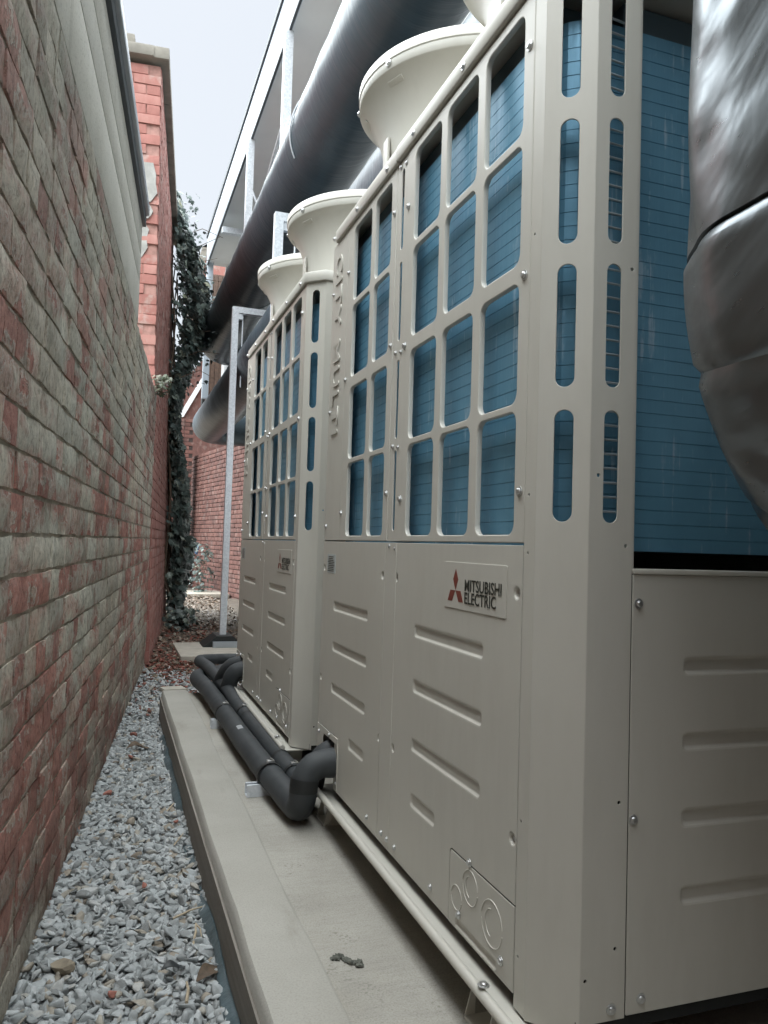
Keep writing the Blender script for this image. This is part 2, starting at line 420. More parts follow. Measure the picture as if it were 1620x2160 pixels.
CHIP = simple("red_brick_chip", (.40, .17, .13), .9, nscale=40, var=.15, bump=.5)
TANSTONE = simple("tan_stone", (.30, .255, .19), .85, nscale=30, var=.15, bump=.5)
BLUE = simple("blue_plastic", (.06, .16, .34), .35, nscale=20, var=.25)
SLATE = simple("roof_slate", (.30, .31, .33), .6, nscale=6)

def setrnd(me, vals):
    a = me.attributes.new("rnd", 'FLOAT', 'FACE'); a.data.foreach_set("value", np.asarray(vals, dtype=np.float32))

# ------------------------------------------------------------------ layout numbers (metres; camera at the origin)
X0 = 0.69                     # front plane of the units
GZ = -1.058                   # ground
SZ = -0.884                   # top of slab
WA, WB = -0.348, 0.0968       # left wall plane x = WA + WB*y
def wx(y): return WA + WB * y

# ================================================================== GROUND
g = MB(); g.add([(-400, -400, -1.10), (400, -400, -1.10), (400, 400, -1.10), (-400, 400, -1.10)], [(0, 1, 2, 3)])
tag(g.obj("ground", SOIL), kind='structure')
# uneven soil strip down the alley
n0, n1 = 14, 90; vs = []; fs = []
for j in range(n1 + 1):
    y = 0.2 + 19.8 * j / n1
    for i in range(n0 + 1):
        x = -0.6 + 3.4 * i / n0
        z = -1.075 + .012 * math.sin(3.1 * x + 1.7 * y) + .012 * math.sin(5.3 * y - 2.2 * x) + (0.02 * min(1, max(0, (y - 7) / 3)))
        vs.append((x, y, z + random.uniform(-.006, .006)))
for j in range(n1):
    for i in range(n0):
        a = j * (n0 + 1) + i; fs.append((a, a + 1, a + n0 + 2, a + n0 + 1))
s_ = MB(); s_.add(vs, fs); tag(s_.obj("soil_path", SOIL, smooth=60), kind='structure')

gb = MB(); vs = []; fs = []
for j in range(60):
    y = .4 + 5.2 * j / 59
    for k in range(8):
        x = wx(y) - .02 + (.31 - wx(y)) * k / 7; vs.append((x, y, -1.052 + random.uniform(-.004, .004)))
for j in range(59):
    for k in range(7): a = j * 8 + k; fs.append((a, a + 1, a + 9, a + 8))
gb.add(vs, fs); tag(gb.obj("gravel_bed", simple("stone_dust", (.30, .31, .305), .95, nscale=90, var=.25, bump=.8, bscale=120, bdist=.006)), kind='structure')

def stones(name, spots, radii, flat, mat, rnds, sub=1, tilt=.28):
    protos = []
    for k in range(7):
        bm = bmesh.new(); bmesh.ops.create_icosphere(bm, subdivisions=sub, radius=1)
        for v in bm.verts:
            d = v.co.normalized()
            cut = [Vector(rng.normal(size=3)).normalized() for _ in range(1)]
            v.co = d * (1 + rng.uniform(-.22, .16))
        for _ in range(7):                                            # crushed facets
            nrm = Vector(rng.normal(size=3)).normalized(); lim = rng.uniform(.18, .5)
            for v in bm.verts:
                q = v.co.dot(nrm)
                if q > lim: v.co -= nrm * (q - lim)
        k_ = 1 / max(.3, sum(v.co.length for v in bm.verts) / len(bm.verts))
        for v in bm.verts: v.co *= k_ * .95
        bm.verts.index_update()
        protos.append((np.array([v.co[:] for v in bm.verts]), np.array([[v.index for v in f.verts] for f in bm.faces]))); bm.free()
    V = []; F = []; base = 0; att = []
    for i, p in enumerate(spots):
        pv, pf = protos[rng.integers(7)]
        ax = rng.normal(size=2) * tilt; q = np.array([1, ax[0], ax[1], 0]); yaw = rng.uniform(0, math.pi); q = np.array([math.cos(yaw) * q[0], math.cos(yaw) * q[1] - math.sin(yaw) * q[2], math.cos(yaw) * q[2] + math.sin(yaw) * q[1], math.sin(yaw)]); q /= np.linalg.norm(q); a, b, c, d = q
        Rm = np.array([[1 - 2 * (c * c + d * d), 2 * (b * c - a * d), 2 * (b * d + a * c)], [2 * (b * c + a * d), 1 - 2 * (b * b + d * d), 2 * (c * d - a * b)], [2 * (b * d - a * c), 2 * (c * d + a * b), 1 - 2 * (b * b + c * c)]])
        sc = radii[i] * np.array([1.25, rng.uniform(.75, 1.1), rng.uniform(.5, .8)])
        vv = (pv * sc) @ Rm.T
        vv[:, 2] *= flat
        V.append(vv + p); F.append(pf + base); base += len(pv); att += [rnds[i]] * len(pf)
    V = np.concatenate(V); F = np.concatenate(F)
    me = bpy.data.meshes.new(name)
    me.vertices.add(len(V)); me.vertices.foreach_set("co", V.astype(np.float32).ravel())
    me.loops.add(F.size); me.loops.foreach_set("vertex_index", F.astype(np.int32).ravel())
    me.polygons.add(len(F)); me.polygons.foreach_set("loop_start", np.arange(0, F.size, 3, dtype=np.int32))
    me.update(calc_edges=True); setrnd(me, att)
    return link(name, me, mat)

# gravel bed between wall and slab
sp = []; ra = []; rn = []
for i in range(15500):
    t = rng.random() ** 1.25
    y = .95 + 5.6 * t; x0 = wx(y) - .01; x1 = .300 if y < 4.62 else 1.15
    x = x0 + (x1 - x0) * rng.random()
    if y > 5.3 and rng.random() < (y - 5.3) / 1.4: continue
    z = -1.056 + rng.random() * .022 + .012 * max(0, 1 - abs(x - x1) * 8) + .014 * max(0, 1 - abs(x - x0) * 7)
    sp.append((x, y, z)); ra.append(rng.uniform(.0080, .0165) * (1 if rng.random() < .93 else 1.3)); rn.append(rng.random() * .999)
tag(stones("gravel", sp, ra, .9, STONE, rn, 2), "loose grey crushed stone filling the strip beside the wall", kind='stuff')
# brick rubble and leaf litter further in
sp = []; ra = []; rn = []
for i in range(5200):
    y = 4.7 + 5.6 * rng.random() ** .9; x0 = wx(y) - .02; x = x0 + (1.35 - x0) * rng.random() ** 1.2
    dens = math.exp(-((y - 6.4) / 1.3) ** 2) + .25
    if rng.random() > dens: continue
    sp.append((x, y, -1.065 + rng.random() * .035)); ra.append(rng.uniform(.008, .022)); rn.append(min(.99, max(0, rng.normal(.5, .22))))
tag(stones("brick_rubble", sp, ra, .6, RUBBLE, rn), "broken red brick and mortar crumbs strewn along the foot of the wall", kind='stuff')

# litter of thin leaves and twigs on the soil beyond
def leaf_cloud(name, pts, sizes, normals, mat, rnds, parent=None, lobes=True):
    if lobes: shp = [(0, -.5), (.28, -.42), (.52, -.12), (.24, 0), (.42, .28), (.12, .22), (0, .62), (-.12, .22), (-.42, .28), (-.24, 0), (-.52, -.12), (-.28, -.42)]
    else: shp = [(0, -.5), (.2, -.2), (.24, .1), (0, .5), (-.24, .1), (-.2, -.2)]
    n = len(shp); V = []; F = []; att = []
    for i, p in enumerate(pts):
        nn = Vector(normals[i]).normalized(); down = Vector((0, 0, -1)) + Vector(rng.normal(size=3)) * .45
        b = (down - nn * down.dot(nn)).normalized(); a = b.cross(nn); k = len(V); s = sizes[i]; fold = rng.uniform(.05, .3)
        for u, v in shp:
            q = Vector(p) + a * (u * s) + b * (v * s) - nn * (abs(u) * fold * s) + nn * (-.25 * s * v * v)
            V.append(q[:])
        V.append((Vector(p))[:])
        for j in range(n): F.append((k + j, k + (j + 1) % n, k + n))
        att += [rnds[i]] * n
    me = bpy.data.meshes.new(name); me.from_pydata(V, [], F); me.update(); setrnd(me, att)
    return link(name, me, mat, parent)
pts = []; sz = []; nr = []; rn = []
for i in range(2600):
    y = 6.6 + 8.5 * rng.random(); x0 = wx(y); x = x0 + (1.75 - x0) * rng.random()
    pts.append((x, y, -1.045 + rng.random() * .03 + (.02 if y > 9 else 0))); sz.append(rng.uniform(.025, .07)); v = rng.normal(size=3) * .45; v[2] = 1; nr.append(v); rn.append(rng.random())
LIT = m_leaf("leaf_litter", [(0, (.07, .05, .035)), (.5, (.17, .125, .085)), (.8, (.25, .17, .125)), (1, (.30, .27, .21))])
tag(leaf_cloud("leaf_litter", pts, sz, nr, LIT, rn, lobes=False), "dry brown leaves and twigs scattered over the alley floor", kind='stuff')

# ================================================================== CONCRETE SLAB (lower kerb step + pad)
slab = empty("concrete_slab", (0.31, 1, SZ), "two level pale concrete plinth under the beige cabinets", "plinth")
def slabpart(name, xa, xb, y0, y1, z0, z1, mat, wob, bev=.008):
    bm = bmesh.new(); nx, ny = 3, 60
    m = MB(); vs = []
    n = ny
    for j in range(n + 1):
        y = y0 + (y1 - y0) * j / n
        o = wob * (math.sin(y * 7.1) * .5 + math.sin(y * 17.3 + 1) * .3 + random.uniform(-.5, .5))
        rz = wob * .5 * random.uniform(-1, 1); o2 = .004 * (math.sin(y * 5.3) * .6 + random.uniform(-.5, .5))
        vs += [(xa + o * .4, y, z0), (xa + o, y, z1 - .010 + rz), (xa + bev + o, y, z1 + rz * .3), (xb - .010 + o2, y, z1), (xb + o2, y, z1 - .009), (xb + o2, y, z0)]
    fs = []
    for j in range(n):
        for i in range(5): a = j * 6 + i; fs.append((a, a + 1, a + 7, a + 6))
    fs.append((0, 1, 2, 3, 4, 5)); fs.append(tuple(n * 6 + i for i in range(6)))
    m.add(vs, fs); o = m.obj(name, mat, smooth=45); o.parent = slab; o.matrix_parent_inverse = slab.matrix_basis.inverted(); return o
slabpart("kerb_step", .306, .452, -1.5, 4.66, -1.20, SZ + .017, KERB, .0022, .009)
slabpart("pad", .440, 1.9, -1.5, 4.655, -1.19, SZ, CONC, .002, .008)
sf = MB(); sf.box(.298, .3045, -1.5, 4.655, -1.2, SZ - .02); 
o = sf.obj("formwork_face", SIDE); o.parent = slab; o.matrix_parent_inverse = slab.matrix_basis.inverted()
# membrane sticking out from under the slab
mb = MB(); vs = []; fs = []
for j in range(81):
    y = .6 + 3.9 * j / 80; h = .030 + .016 * math.sin(y * 4.1) + .010 * math.sin(y * 11.7 + 2) + (.03 if 3.85 < y < 4.2 else 0); k = .006 + .012 * abs(math.sin(y * 6.3))
    vs += [(.2955 - k, y, -1.06), (.294 - k * 1.3, y, -1.045 + h * .6), (.2965 - k * .3, y, -1.045 + h), (.2972, y, -1.047 + h)]
for j in range(80):
    for i in range(3): a = j * 4 + i; fs.append((a, a + 1, a + 5, a + 4))
mb.add(vs, fs); tag(mb.obj("plastic_membrane", DPM, smooth=60), "crinkled blue grey plastic sheet along the bottom edge of the concrete plinth", "plastic sheet")

# ================================================================== BRICK WALLS
def brick_mesh(name, L, H, D, seed, nu=4, nv=2):
    """local: x along the wall, y depth (front at y=0, back at +D), z up; front face uneven"""
    r = random.Random(seed); vs = []; fs = []
    for j in range(nv + 1):
        for i in range(nu + 1):
            e = (i in (0, nu)) or (j in (0, nv))
            x = -L / 2 + L * i / nu + (r.uniform(-.003, .003) if 0 < i < nu or e else 0); z = -H / 2 + H * j / nv + r.uniform(-.0022, .0022)
            vs.append((x, (.0035 if e else -.001) + r.uniform(-.002, .0025), z))
    n = len(vs)
    for j in range(nv):
        for i in range(nu): a = j * (nu + 1) + i; fs.append((a, a + 1, a + nu + 2, a + nu + 1))
    per = [i for i in range(nu + 1)] + [(j + 1) * (nu + 1) - 1 for j in range(1, nv + 1)] + [nv * (nu + 1) + i for i in range(nu - 1, -1, -1)] + [j * (nu + 1) for j in range(nv - 1, 0, -1)]
    for i in per: vs.append((vs[i][0], D, vs[i][2]))
    m = len(per)
    for k in range(m): fs.append((per[k], n + k, n + (k + 1) % m, per[(k + 1) % m]))
    return vs, fs

def build_wall(parent, M, length, z0, z1, mat, course, jb, jp, depth, pick, bond, matname, seed, vis=None, off=0.0, jit=.0035):
    """bricks on the local plane (x along, z up); the `pick` nearest ones are single objects, the rest joined"""
    R = random.Random(seed); protos = {}
    for k in range(6):
        for kind, L in (("s", .225), ("h", .108)):
            vs, fs = brick_mesh("b", L - jp, course - jb, depth, seed * 31 + k, 4 if kind == "s" else 2, 2)
            me = bpy.data.meshes.new("brick"); me.from_pydata(vs, [], fs); me.update(); me.materials.append(mat); autosmooth(me, 35)
            protos[(kind, k)] = me
    items = []; rows = int(round((z1 - z0) / course))
    for j in range(rows):
        zc = z0 + course * (j + .5); seq = bond(j)
        x = -.3 + off - (0.1125 if j % 2 else 0) * 1.0 - R.uniform(0, .02); i = 0
        while x < length:
            kind = seq[i % len(seq)]; L = .225 if kind == "s" else .108; L2 = L + .006
            xc = x + L / 2
            if xc - L / 2 > -.001 and xc + L / 2 < length + .001: items.append((kind, R.randrange(6), xc, zc))
            elif xc + L / 2 > 0 and xc < length and L == .225:
                a, b = max(0, xc - L / 2), min(length, xc + L / 2)
                if b - a > .04: items.append(("h", R.randrange(6), (a + b) / 2, zc, (b - a) / .108))
            x += L2; i += 1
    Minv = M
    def cost(it):
        p = Minv @ Vector((it[2], 0, it[3])); return vis(p) if vis else p.length
    items.sort(key=cost)
    singles, rest = items[:pick], items[pick:]
    for it in singles:
        o = bpy.data.objects.new("brick", protos[(it[0], it[1])]); COL.objects.link(o); o.parent = parent
        sx = it[4] if len(it) > 4 else 1
        o.matrix_local = parent.matrix_basis.inverted() @ Minv @ Matrix.Translation((it[2], R.uniform(-jit, jit), it[3])) @ Matrix.Rotation(R.uniform(-.006, .006), 4, 'Y') @ Matrix.Diagonal((sx, 1, 1, 1))
    V = []; F = []; A = []
    for it in rest:
        me = protos[(it[0], it[1])]; k = len(V); r = R.random(); sx = it[4] if len(it) > 4 else 1
        dy = R.uniform(-jit, jit)
        for v in me.vertices: V.append((Minv @ Vector((v.co.x * sx + it[2], v.co.y + dy, v.co.z + it[3])))[:])
        for p in me.polygons: F.append([i + k for i in p.vertices]); A.append(r)
    if V:
        me = bpy.data.meshes.new(matname); me.from_pydata(V, [], F); me.update(); setrnd(me, A); autosmooth(me, 35)
        o = link(matname, me, mat, parent); o.matrix_parent_inverse = parent.matrix_basis.inverted(); o['kind'] = 'stuff'

ud = Vector((WB, 1, 0)).normalized(); nd = Vector((ud.y, -ud.x, 0))   # along the wall; out of the wall into the alley
def wallM(y0, off=0):        # local x along the alley wall, local y INTO the wall, z up
    p = Vector((wx(y0), y0, 0)) + nd * off
    return Matrix(((ud.x, -nd.x, 0, p.x), (ud.y, -nd.y, 0, p.y), (0, 0, 1, 0), (0, 0, 0, 1)))
def child(o, parent):
    o.parent = parent; o.matrix_parent_inverse = parent.matrix_basis.inverted(); return o

garden_bond = lambda j: ["h"] if j % 4 == 1 else (["s", "s", "h"] if j % 4 == 3 else ["s"])
lw = empty("brick_wall", (wx(1), 1, GZ), "low old brick wall with worn grey limewash down the left side of the alley", "wall")
Mw = wallM(-.75)
LLEN = (6.72 + .75) / ud.y
camv = lambda p: -1 if False else p.length
def seen(p):                 # bricks the frame shows first, nearest first
    d = p.length; c = Vector((p.dot(CX), p.dot(CY_), -p.dot(CZ)))
    if c.z <= .1: return 100 + d
    u, v = c.x / c.z * 1645 + 810, -c.y / c.z * 1645 + 1080
    return d + (0 if -60 < u < 1680 and -60 < v < 2220 else 50)
build_wall(lw, Mw, LLEN, -1.105, 1.19, WASH, .0850, .0095, .0035, .10, 300, garden_bond, "distant_brickwork", 3, seen, jit=.0022)
core = MB(); core.box(-.02, LLEN - .02, .0075, .30, -1.3, 1.175, Mw); child(core.obj("mortar_bed", MORTAR), lw)

# concrete planks on top of the low wall, with a metal flashing
pw = empty("concrete_panel_wall", (wx(2.5), 2.5, 1.19), "smooth grey concrete planks with metal edging on top of the low brick wall", "concrete panels")
Mp = wallM(-.75, -.004); PLEN = (4.52 + .75) / ud.y
zb = [1.192, 1.425, 1.580, 1.752]
for k in range(3):
    x = 0
    for L in ((2.6, PLEN - 2.6) if k != 1 else (3.4, PLEN - 3.4)):
        m = MB(); m.box(x + .0015, x + L - .0015, 0, .16, zb[k] + .003, zb[k + 1] - .004, Mp, b=.0015); child(m.obj("concrete_plank", PLANK, smooth=40), pw); x += L
m = MB(); m.box(-.02, PLEN - .01, .02, .15, zb[0], zb[3] - .01, Mp); child(m.obj("mortar_core", DARK), pw)
m = MB(); m.box(-.03, PLEN + .03, -.018, .20, zb[3], zb[3] + .062, Mp, b=.004); child(m.obj("edge_trim", FLASHDARK, smooth=40), pw)
m = MB(); m.box(-.03, PLEN + .03, -.034, .21, zb[3] + .062, zb[3] + .115, Mp, b=.006); child(m.obj("metal_capping", FLASH, smooth=40), pw)

# tall red wall beyond: leans a touch, its end faces the camera
tw = empty("tall_brick_wall", (wx(6.75), 6.75, GZ), "tall red painted brick wall with stone coping beyond the low wall", "wall")
LEAN = Matrix(((1, 0, -.021, -.006), (0, 1, 0, 0), (0, 0, 1, 0), (0, 0, 0, 1)))
Mt = LEAN @ wallM(6.75, .012); TLEN = (10.9 - 6.75) / ud.y
flem = lambda j: ["s", "h"]
build_wall(tw, Mt, TLEN, -1.105, 4.03, RED, .0850, .008, .006, .10, 60, lambda j: ["s"] if j % 3 else ["h"], "distant_brickwork", 5, lambda p: p.length, jit=.002)
ue = Vector((-nd.x, -nd.y, 0))                                        # end face: along -nd, looking at the camera
pe = Vector((wx(6.75), 6.75, 0)) + nd * .012 - ud * .004
# local x from the alley corner backwards into the wall; local y = into the wall (+ud)
Me = LEAN @ Matrix(((nd.x, ud.x, 0, pe.x - nd.x * 1.2), (nd.y, ud.y, 0, pe.y - nd.y * 1.2), (0, 0, 1, 0), (0, 0, 0, 1)))
def vis_end(p): return (0 if p.z > .9 else 20) + p.length
build_wall(tw, Me, 1.2, -1.105, 4.03, RED, .0850, .008, .006, .10, 150, flem, "end_brickwork", 6, vis_end, off=.25, jit=.008)
m = MB(); m.box(.11, TLEN - .01, .014, .25, -1.3, 4.0, Mt); m.box(.01, 1.19, .014, .3, -1.3, 4.0, Me); child(m.obj("mortar_bed", REDMORTAR), tw)
x = -.06
for k in range(6):
    L = .72; m = MB(); m.box(x, x + L - .006, -.062, .34, 4.032 + random.uniform(0, .004), 4.135, Mt, b=.012); child(m.obj("coping_slab", COPE, smooth=40), tw); x += L
m = MB(); m.box(.1, 1.14, -.07, .40, 4.036, 4.13, Me, b=.014); child(m.obj("coping_slab", COPE, smooth=40), tw)
m = MB(); m.box(.1, .98, -.04, .38, 4.132, 4.215, Me, b=.012); child(m.obj("coping_block", COPE, smooth=40), tw)
# patches of old cement render clinging to the end
for (x0, x1, z0, z1, t) in ((.80, 1.190, 2.80, 3.17, .006), (.78, 1.16, 2.66, 2.82, .022), (.74, 1.13, 2.33, 2.68, .005)):
    m = MB(); n = 14; poly = []
    for i in range(n):
        a = 2 * math.pi * i / n; cu, cv = math.cos(a), math.sin(a); k = 1 / max(abs(cu), abs(cv))
        poly.append(((x0 + x1) / 2 + cu * k * (x1 - x0) / 2 * random.uniform(.86, 1.0), (z0 + z1) / 2 + cv * k * (z1 - z0) / 2 * random.uniform(.82, 1.0)))
    m.prism(poly, t + .01, Me @ Matrix(((1, 0, 0, 0), (0, 0, -1, -t), (0, 1, 0, 0), (0, 0, 0, 1))))
    child(m.obj("render_patch", CEMENT), tw)

# far brick wall on the right of the alley, oblique, and a pier closing the view
fw = empty("far_brick_wall", (1.7, 14, GZ), "dark red brick wall in shade at the far end of the alley behind the post", "wall")
pa, pb = Vector((2.45, 12.6, 0)), Vector((1.56, 18.2, 0)); uw = (pb - pa).normalized(); nw = Vector((-uw.y, uw.x, 0)); 
Mf = Matrix(((uw.x, -nw.x, 0, pa.x), (uw.y, -nw.y, 0, pa.y), (0, 0, 1, 0), (0, 0, 0, 1)))
FL = (pb - pa).length
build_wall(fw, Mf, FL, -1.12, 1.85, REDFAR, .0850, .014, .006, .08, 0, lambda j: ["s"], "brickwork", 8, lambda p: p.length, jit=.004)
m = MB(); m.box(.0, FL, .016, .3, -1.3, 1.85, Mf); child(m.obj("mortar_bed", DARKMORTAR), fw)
pier = empty("brick_pier", (1.5, 17.6, GZ), "narrow red brick pier half hidden by ivy at the end of the alley", "pier")
Mpier = Matrix.Translation((1.12, 17.3, 0))
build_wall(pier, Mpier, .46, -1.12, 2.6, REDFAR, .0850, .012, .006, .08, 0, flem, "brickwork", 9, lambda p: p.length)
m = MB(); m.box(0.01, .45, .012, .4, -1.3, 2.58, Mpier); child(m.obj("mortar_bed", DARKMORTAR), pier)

# distant house: gable, coping, chimney-like parapet, white verge
hs = empty("brick_house", (2.5, 22, GZ), "red brick house gable showing beyond the ivy and ducts", "house")
m = MB(); Mh = Matrix.Translation((0, 21, 0)) @ Matrix.Rotation(R_(90), 4, 'X')
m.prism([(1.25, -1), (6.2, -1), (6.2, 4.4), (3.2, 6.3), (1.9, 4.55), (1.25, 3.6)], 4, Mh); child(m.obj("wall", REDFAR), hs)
m = MB(); m.prism([(1.58, 5.4), (2.6, 5.4), (2.6, 7.62), (1.98, 7.62)], .6, Matrix.Translation((0, 20.6, 0)) @ Matrix.Rotation(R_(90), 4, 'X')); child(m.obj("parapet", RED), hs)
m = MB(); m.prism([(1.47, 5.4), (1.66, 5.4), (2.08, 7.78), (2.7, 7.78), (2.7, 7.64), (1.9, 7.64)], .8, Matrix.Translation((0, 20.55, 0)) @ Matrix.Rotation(R_(90), 4, 'X')); child(m.obj("coping", COPE), hs)
m = MB(); m.prism([(1.50, 3.2), (1.63, 3.2), (2.36, 4.62), (2.36, 4.86)], .1, Matrix.Translation((0, 20.9, 0)) @ Matrix.Rotation(R_(90), 4, 'X')); child(m.obj("bargeboard", WHITE), hs)

# ================================================================== IVY
iv = empty("ivy", (wx(10.6), 10.6, GZ), "dense dark green ivy hanging down the end of the tall red wall", "ivy")
pts = []; sz = []; nr = []; rn = []
for i in range(5200):
    z = -1.0 + 5.35 * rng.random(); y = 9.9 + 1.5 * rng.random()
    bulge = .16 + .10 * math.sin(z * 2.1 + 1) + .17 * math.exp(-((z - 2.9) / .75) ** 2) + (.10 if z < 0 else .02 * z)
    if z > 3.4: bulge *= max(.35, 1 - (z - 3.4) * .6)
    d = bulge * rng.random() ** .45 + .02
    if z > 4.05 and rng.random() < .6: continue
    p = Vector((wx(y) - .021 * z, y, z)) + nd * d
    pts.append(p[:]); sz.append(rng.uniform(.06, .135)); v = nd * 1.0 + Vector((0, -.65, .55)) + Vector(rng.normal(size=3)) * .45; nr.append(v); rn.append(rng.random() * .995)
o = leaf_cloud("foliage", pts, sz, nr, IVY, rn); child(o, iv); o['kind'] = 'stuff'
pts = []; sz = []; nr = []; rn = []
for i in range(260):                                                  # loose outer sprays and top strands
    t = rng.random(); z = 1.9 + 2.5 * t; y = 9.8 + 1.2 * rng.random()
    p = Vector((wx(y) - .02 * z, y, z)) + nd * (.15 + .45 * rng.random() ** 1.7 * (1.2 - abs(t - .4) * 1.4))
    pts.append(p[:]); sz.append(rng.uniform(.035, .075)); nr.append(Vector(rng.normal(size=3)) + Vector((0, -.6, .6))); rn.append(.8 + .195 * rng.random())
o = leaf_cloud("outer_sprays", pts, sz, nr, IVY, rn); child(o, iv); o['kind'] = 'stuff'
for k in range(5):
    y = 10.0 + .28 * k; m = MB(); pp = [Vector((wx(y) + .03 * math.sin(3 * z + k) - .021 * z, y + .05 * math.sin(2 * z + k), z)) + nd * (.03 + (.12 if z < -.6 else 0)) for z in np.linspace(-1.08, 3.6, 18)]
    m.tube(pp, [.018 - .0006 * i for i in range(18)], 6); child(m.obj("stem", STEM, smooth=60), iv)
for k in range(9):
    y = 9.9 + .12 * k; m = MB(); z = 2.0 + .27 * k; a = Vector((wx(y) - .02 * z, y, z)) + nd * .15
    m.tube([a, a + nd * .22 + Vector((0, -.03, .10)), a + nd * (.42 + .04 * (k % 3)) + Vector((0, -.05, .08 * (k % 4)))], [.006, .005, .003], 5); child(m.obj("tendril", STEM), iv)

def small_plant(name, loc, n, spread, h, mat, label, cat, size=(.03, .07)):
    r = empty(name, loc, label, cat); pts = []; sz = []; nr = []; rn = []
    for i in range(n):
        a = rng.random() * 6.283; d = spread * rng.random() ** .6; z = h * rng.random()
        pts.append((d * math.cos(a), d * math.sin(a), z)); sz.append(rng.uniform(*size)); v = np.array([math.cos(a) * .6, math.sin(a) * .6 - .4, .8]) + rng.normal(size=3) * .4; nr.append(v); rn.append(rng.random() * (.99 if mat is WEED else .8))
    o = leaf_cloud("leaves", pts, sz, nr, mat, rn, parent=r); o['kind'] = 'stuff'
    for k in range(4):
        m = MB(); a = 1.57 * k + .4; m.tube([(0, 0, 0), (spread * .4 * math.cos(a), spread * .4 * math.sin(a), h * .5), (spread * .7 * math.cos(a), spread * .7 * math.sin(a), h * .9)], [.006, .004, .003], 5); m.obj("stem", STEM, r)
    return r
small_plant("wall_weed", (wx(6.55) + .03, 6.5, 1.16), 90, .09, .15, WEED, "tuft of pale weed growing on the broken top end of the low brick wall", "weed", (.02, .05))
small_plant("ground_weed", (.80, 9.4, -1.05), 160, .20, .26, IVY, "low leafy weed on the soil at the foot of the ivy", "weed", (.04, .09))
small_plant("corner_shrub", (1.62, 15.3, -1.02), 240, .28, .95, IVY, "scraggy dark shrub against the far brick wall under the blue plastic", "shrub", (.04, .10))

# ================================================================== CONDENSING UNITS
Y0, Y1 = 1.123, 2.603; ZT, ZB = 1.034, -0.770; XB = 1.43; CH = .065
FR = frame((X0, 0, 0), (0, -1, 0), (0, 0, 1))            # u=-y, v=z, looking out to -x
SD = frame((0, Y0, 0), (1, 0, 0), (0, 0, 1))             # u=x
CF = frame((X0, Y0 + CH, 0), (1, -1, 0), (0, 0, 1))      # chamfer, u along it
def fy(y0, y1, z0, z1, r): return rr(-y1, z0, -y0, z1, r)

unit = empty("condensing_unit", (X0, Y0, SZ), "nearest large beige outdoor condenser cabinet with blue coils beside the concrete edge", "condenser unit", "beige condenser cabinets standing on the plinth")
def up(name, me, mat=PAINT, parent=None):
    o = link(name, me, mat); o.parent = parent or unit
    if parent is None: o.location = (-X0, -Y0, -SZ)
    return o
def umb(name, mb_, mat=PAINT, smooth=40, parent=None):
    me = mb_.mesh(name)
    if smooth: autosmooth(me, smooth)
    return up(name, me, mat, parent)
# screw prototype: washer head
sm = MB(); sm.lathe([(0, .0050), (.0035, .0050), (.0048, .0038), (.0050, .0016), (.0078, .0012), (.0080, 0)], n=10)
SCREW = sm.mesh("screw"); SCREW.materials.append(ZINC); autosmooth(SCREW, 35)
def screw(p, nrm, parent, s=1.0):
    o = bpy.data.objects.new("screw", SCREW); COL.objects.link(o); o.parent = parent
    q = Vector(nrm).to_track_quat('Z', 'Y'); o.rotation_mode = 'QUATERNION'; o.rotation_quaternion = q; o.location = p; o.scale = (s, s, s); return o
NX, NY_ = (-1, 0, 0), (0, -1, 0)
def dimples(pl): return [(circ(-y, z, .0125, 18), .009, .0055) for y, z in pl]
def dimple_screws(pl, parent):
    for y, z in pl: screw((X0 + .0085, y, z), NX, parent, .85)

ROWS = [(.027, .254), (.269, .494), (.529, .756), (.774, 1.008)]
# louvred upper grilles (deep rolled openings)
d1 = [(1.2445, .93), (1.2445, .50), (1.2445, .105), (1.864, .88), (1.864, .515), (1.864, .12)]
h = [fy(a, b, z0, z1, .022) for (a, b) in ((1.266, 1.426), (1.462, 1.622), (1.657, 1.824)) for (z0, z1) in ROWS]
gr = up("louver_panel", sheet(fy(1.2275, 1.874, .012, ZT - .004, .002), h, FR, .0125, .0022, name="louver_panel")); 
for y, z in d1: screw((X0 - .0005, y, z), NX, gr, 1.25)
d2 = [(1.972, .905), (1.972, .54), (1.972, .14), (2.405, .88), (2.405, .53), (2.405, .10)]
h = [fy(a, b, z0, z1, .020) for (a, b) in ((2.0, 2.140), (2.176, 2.352)) for (z0, z1) in ROWS]
gl = up("louver_panel", sheet(fy(1.9605, 2.418, .012, ZT - .004, .002), h, FR, .0125, .0022, name="louver_panel"))
for y, z in d2: screw((X0 - .0005, y, z), NX, gl, 1.1)
# slotted strip between the two grilles
h = [fy(1.907, 1.927, z0 + .012, z1 - .004, .0099) for (z0, z1) in ROWS]
cs = up("centre_strip", sheet(fy(1.8755, 1.959, .012, ZT - .004, .001), h, FR @ Matrix.Translation((0, 0, -.002)), .004, .001, name="centre_strip"))
for z in (1.016, .262, .512, -.001): screw((X0 + .001, 1.935, z), NX, cs, .9); screw((X0 + .001, 1.895, z - .006), NX, cs, .8)
# plain strip with the pressed lettering
ns = up("side_strip", sheet(fy(2.4195, Y1, .012, ZT - .004, .002), [], FR, .004, .001, name="side_strip"))
for z in (.86, .45, .06): screw((X0 - .0005, 2.585, z), NX, ns, 1.0)
# text x runs down (-z), its top points to the near end (-y)
for wd_, z_ in (("CITY", .985), ("MULTI", .690)):
    link("embossed_lettering", text_mesh(wd_, .105, .0035, Matrix.Translation((X0 - .0005, 2.553, z_)) @ Matrix(((0, 0, -1, 0), (0, -1, 0, 0), (-1, 0, 0, 0), (0, 0, 0, 1))), .001, sx=1.02, space=1.12), PAINT, ns)
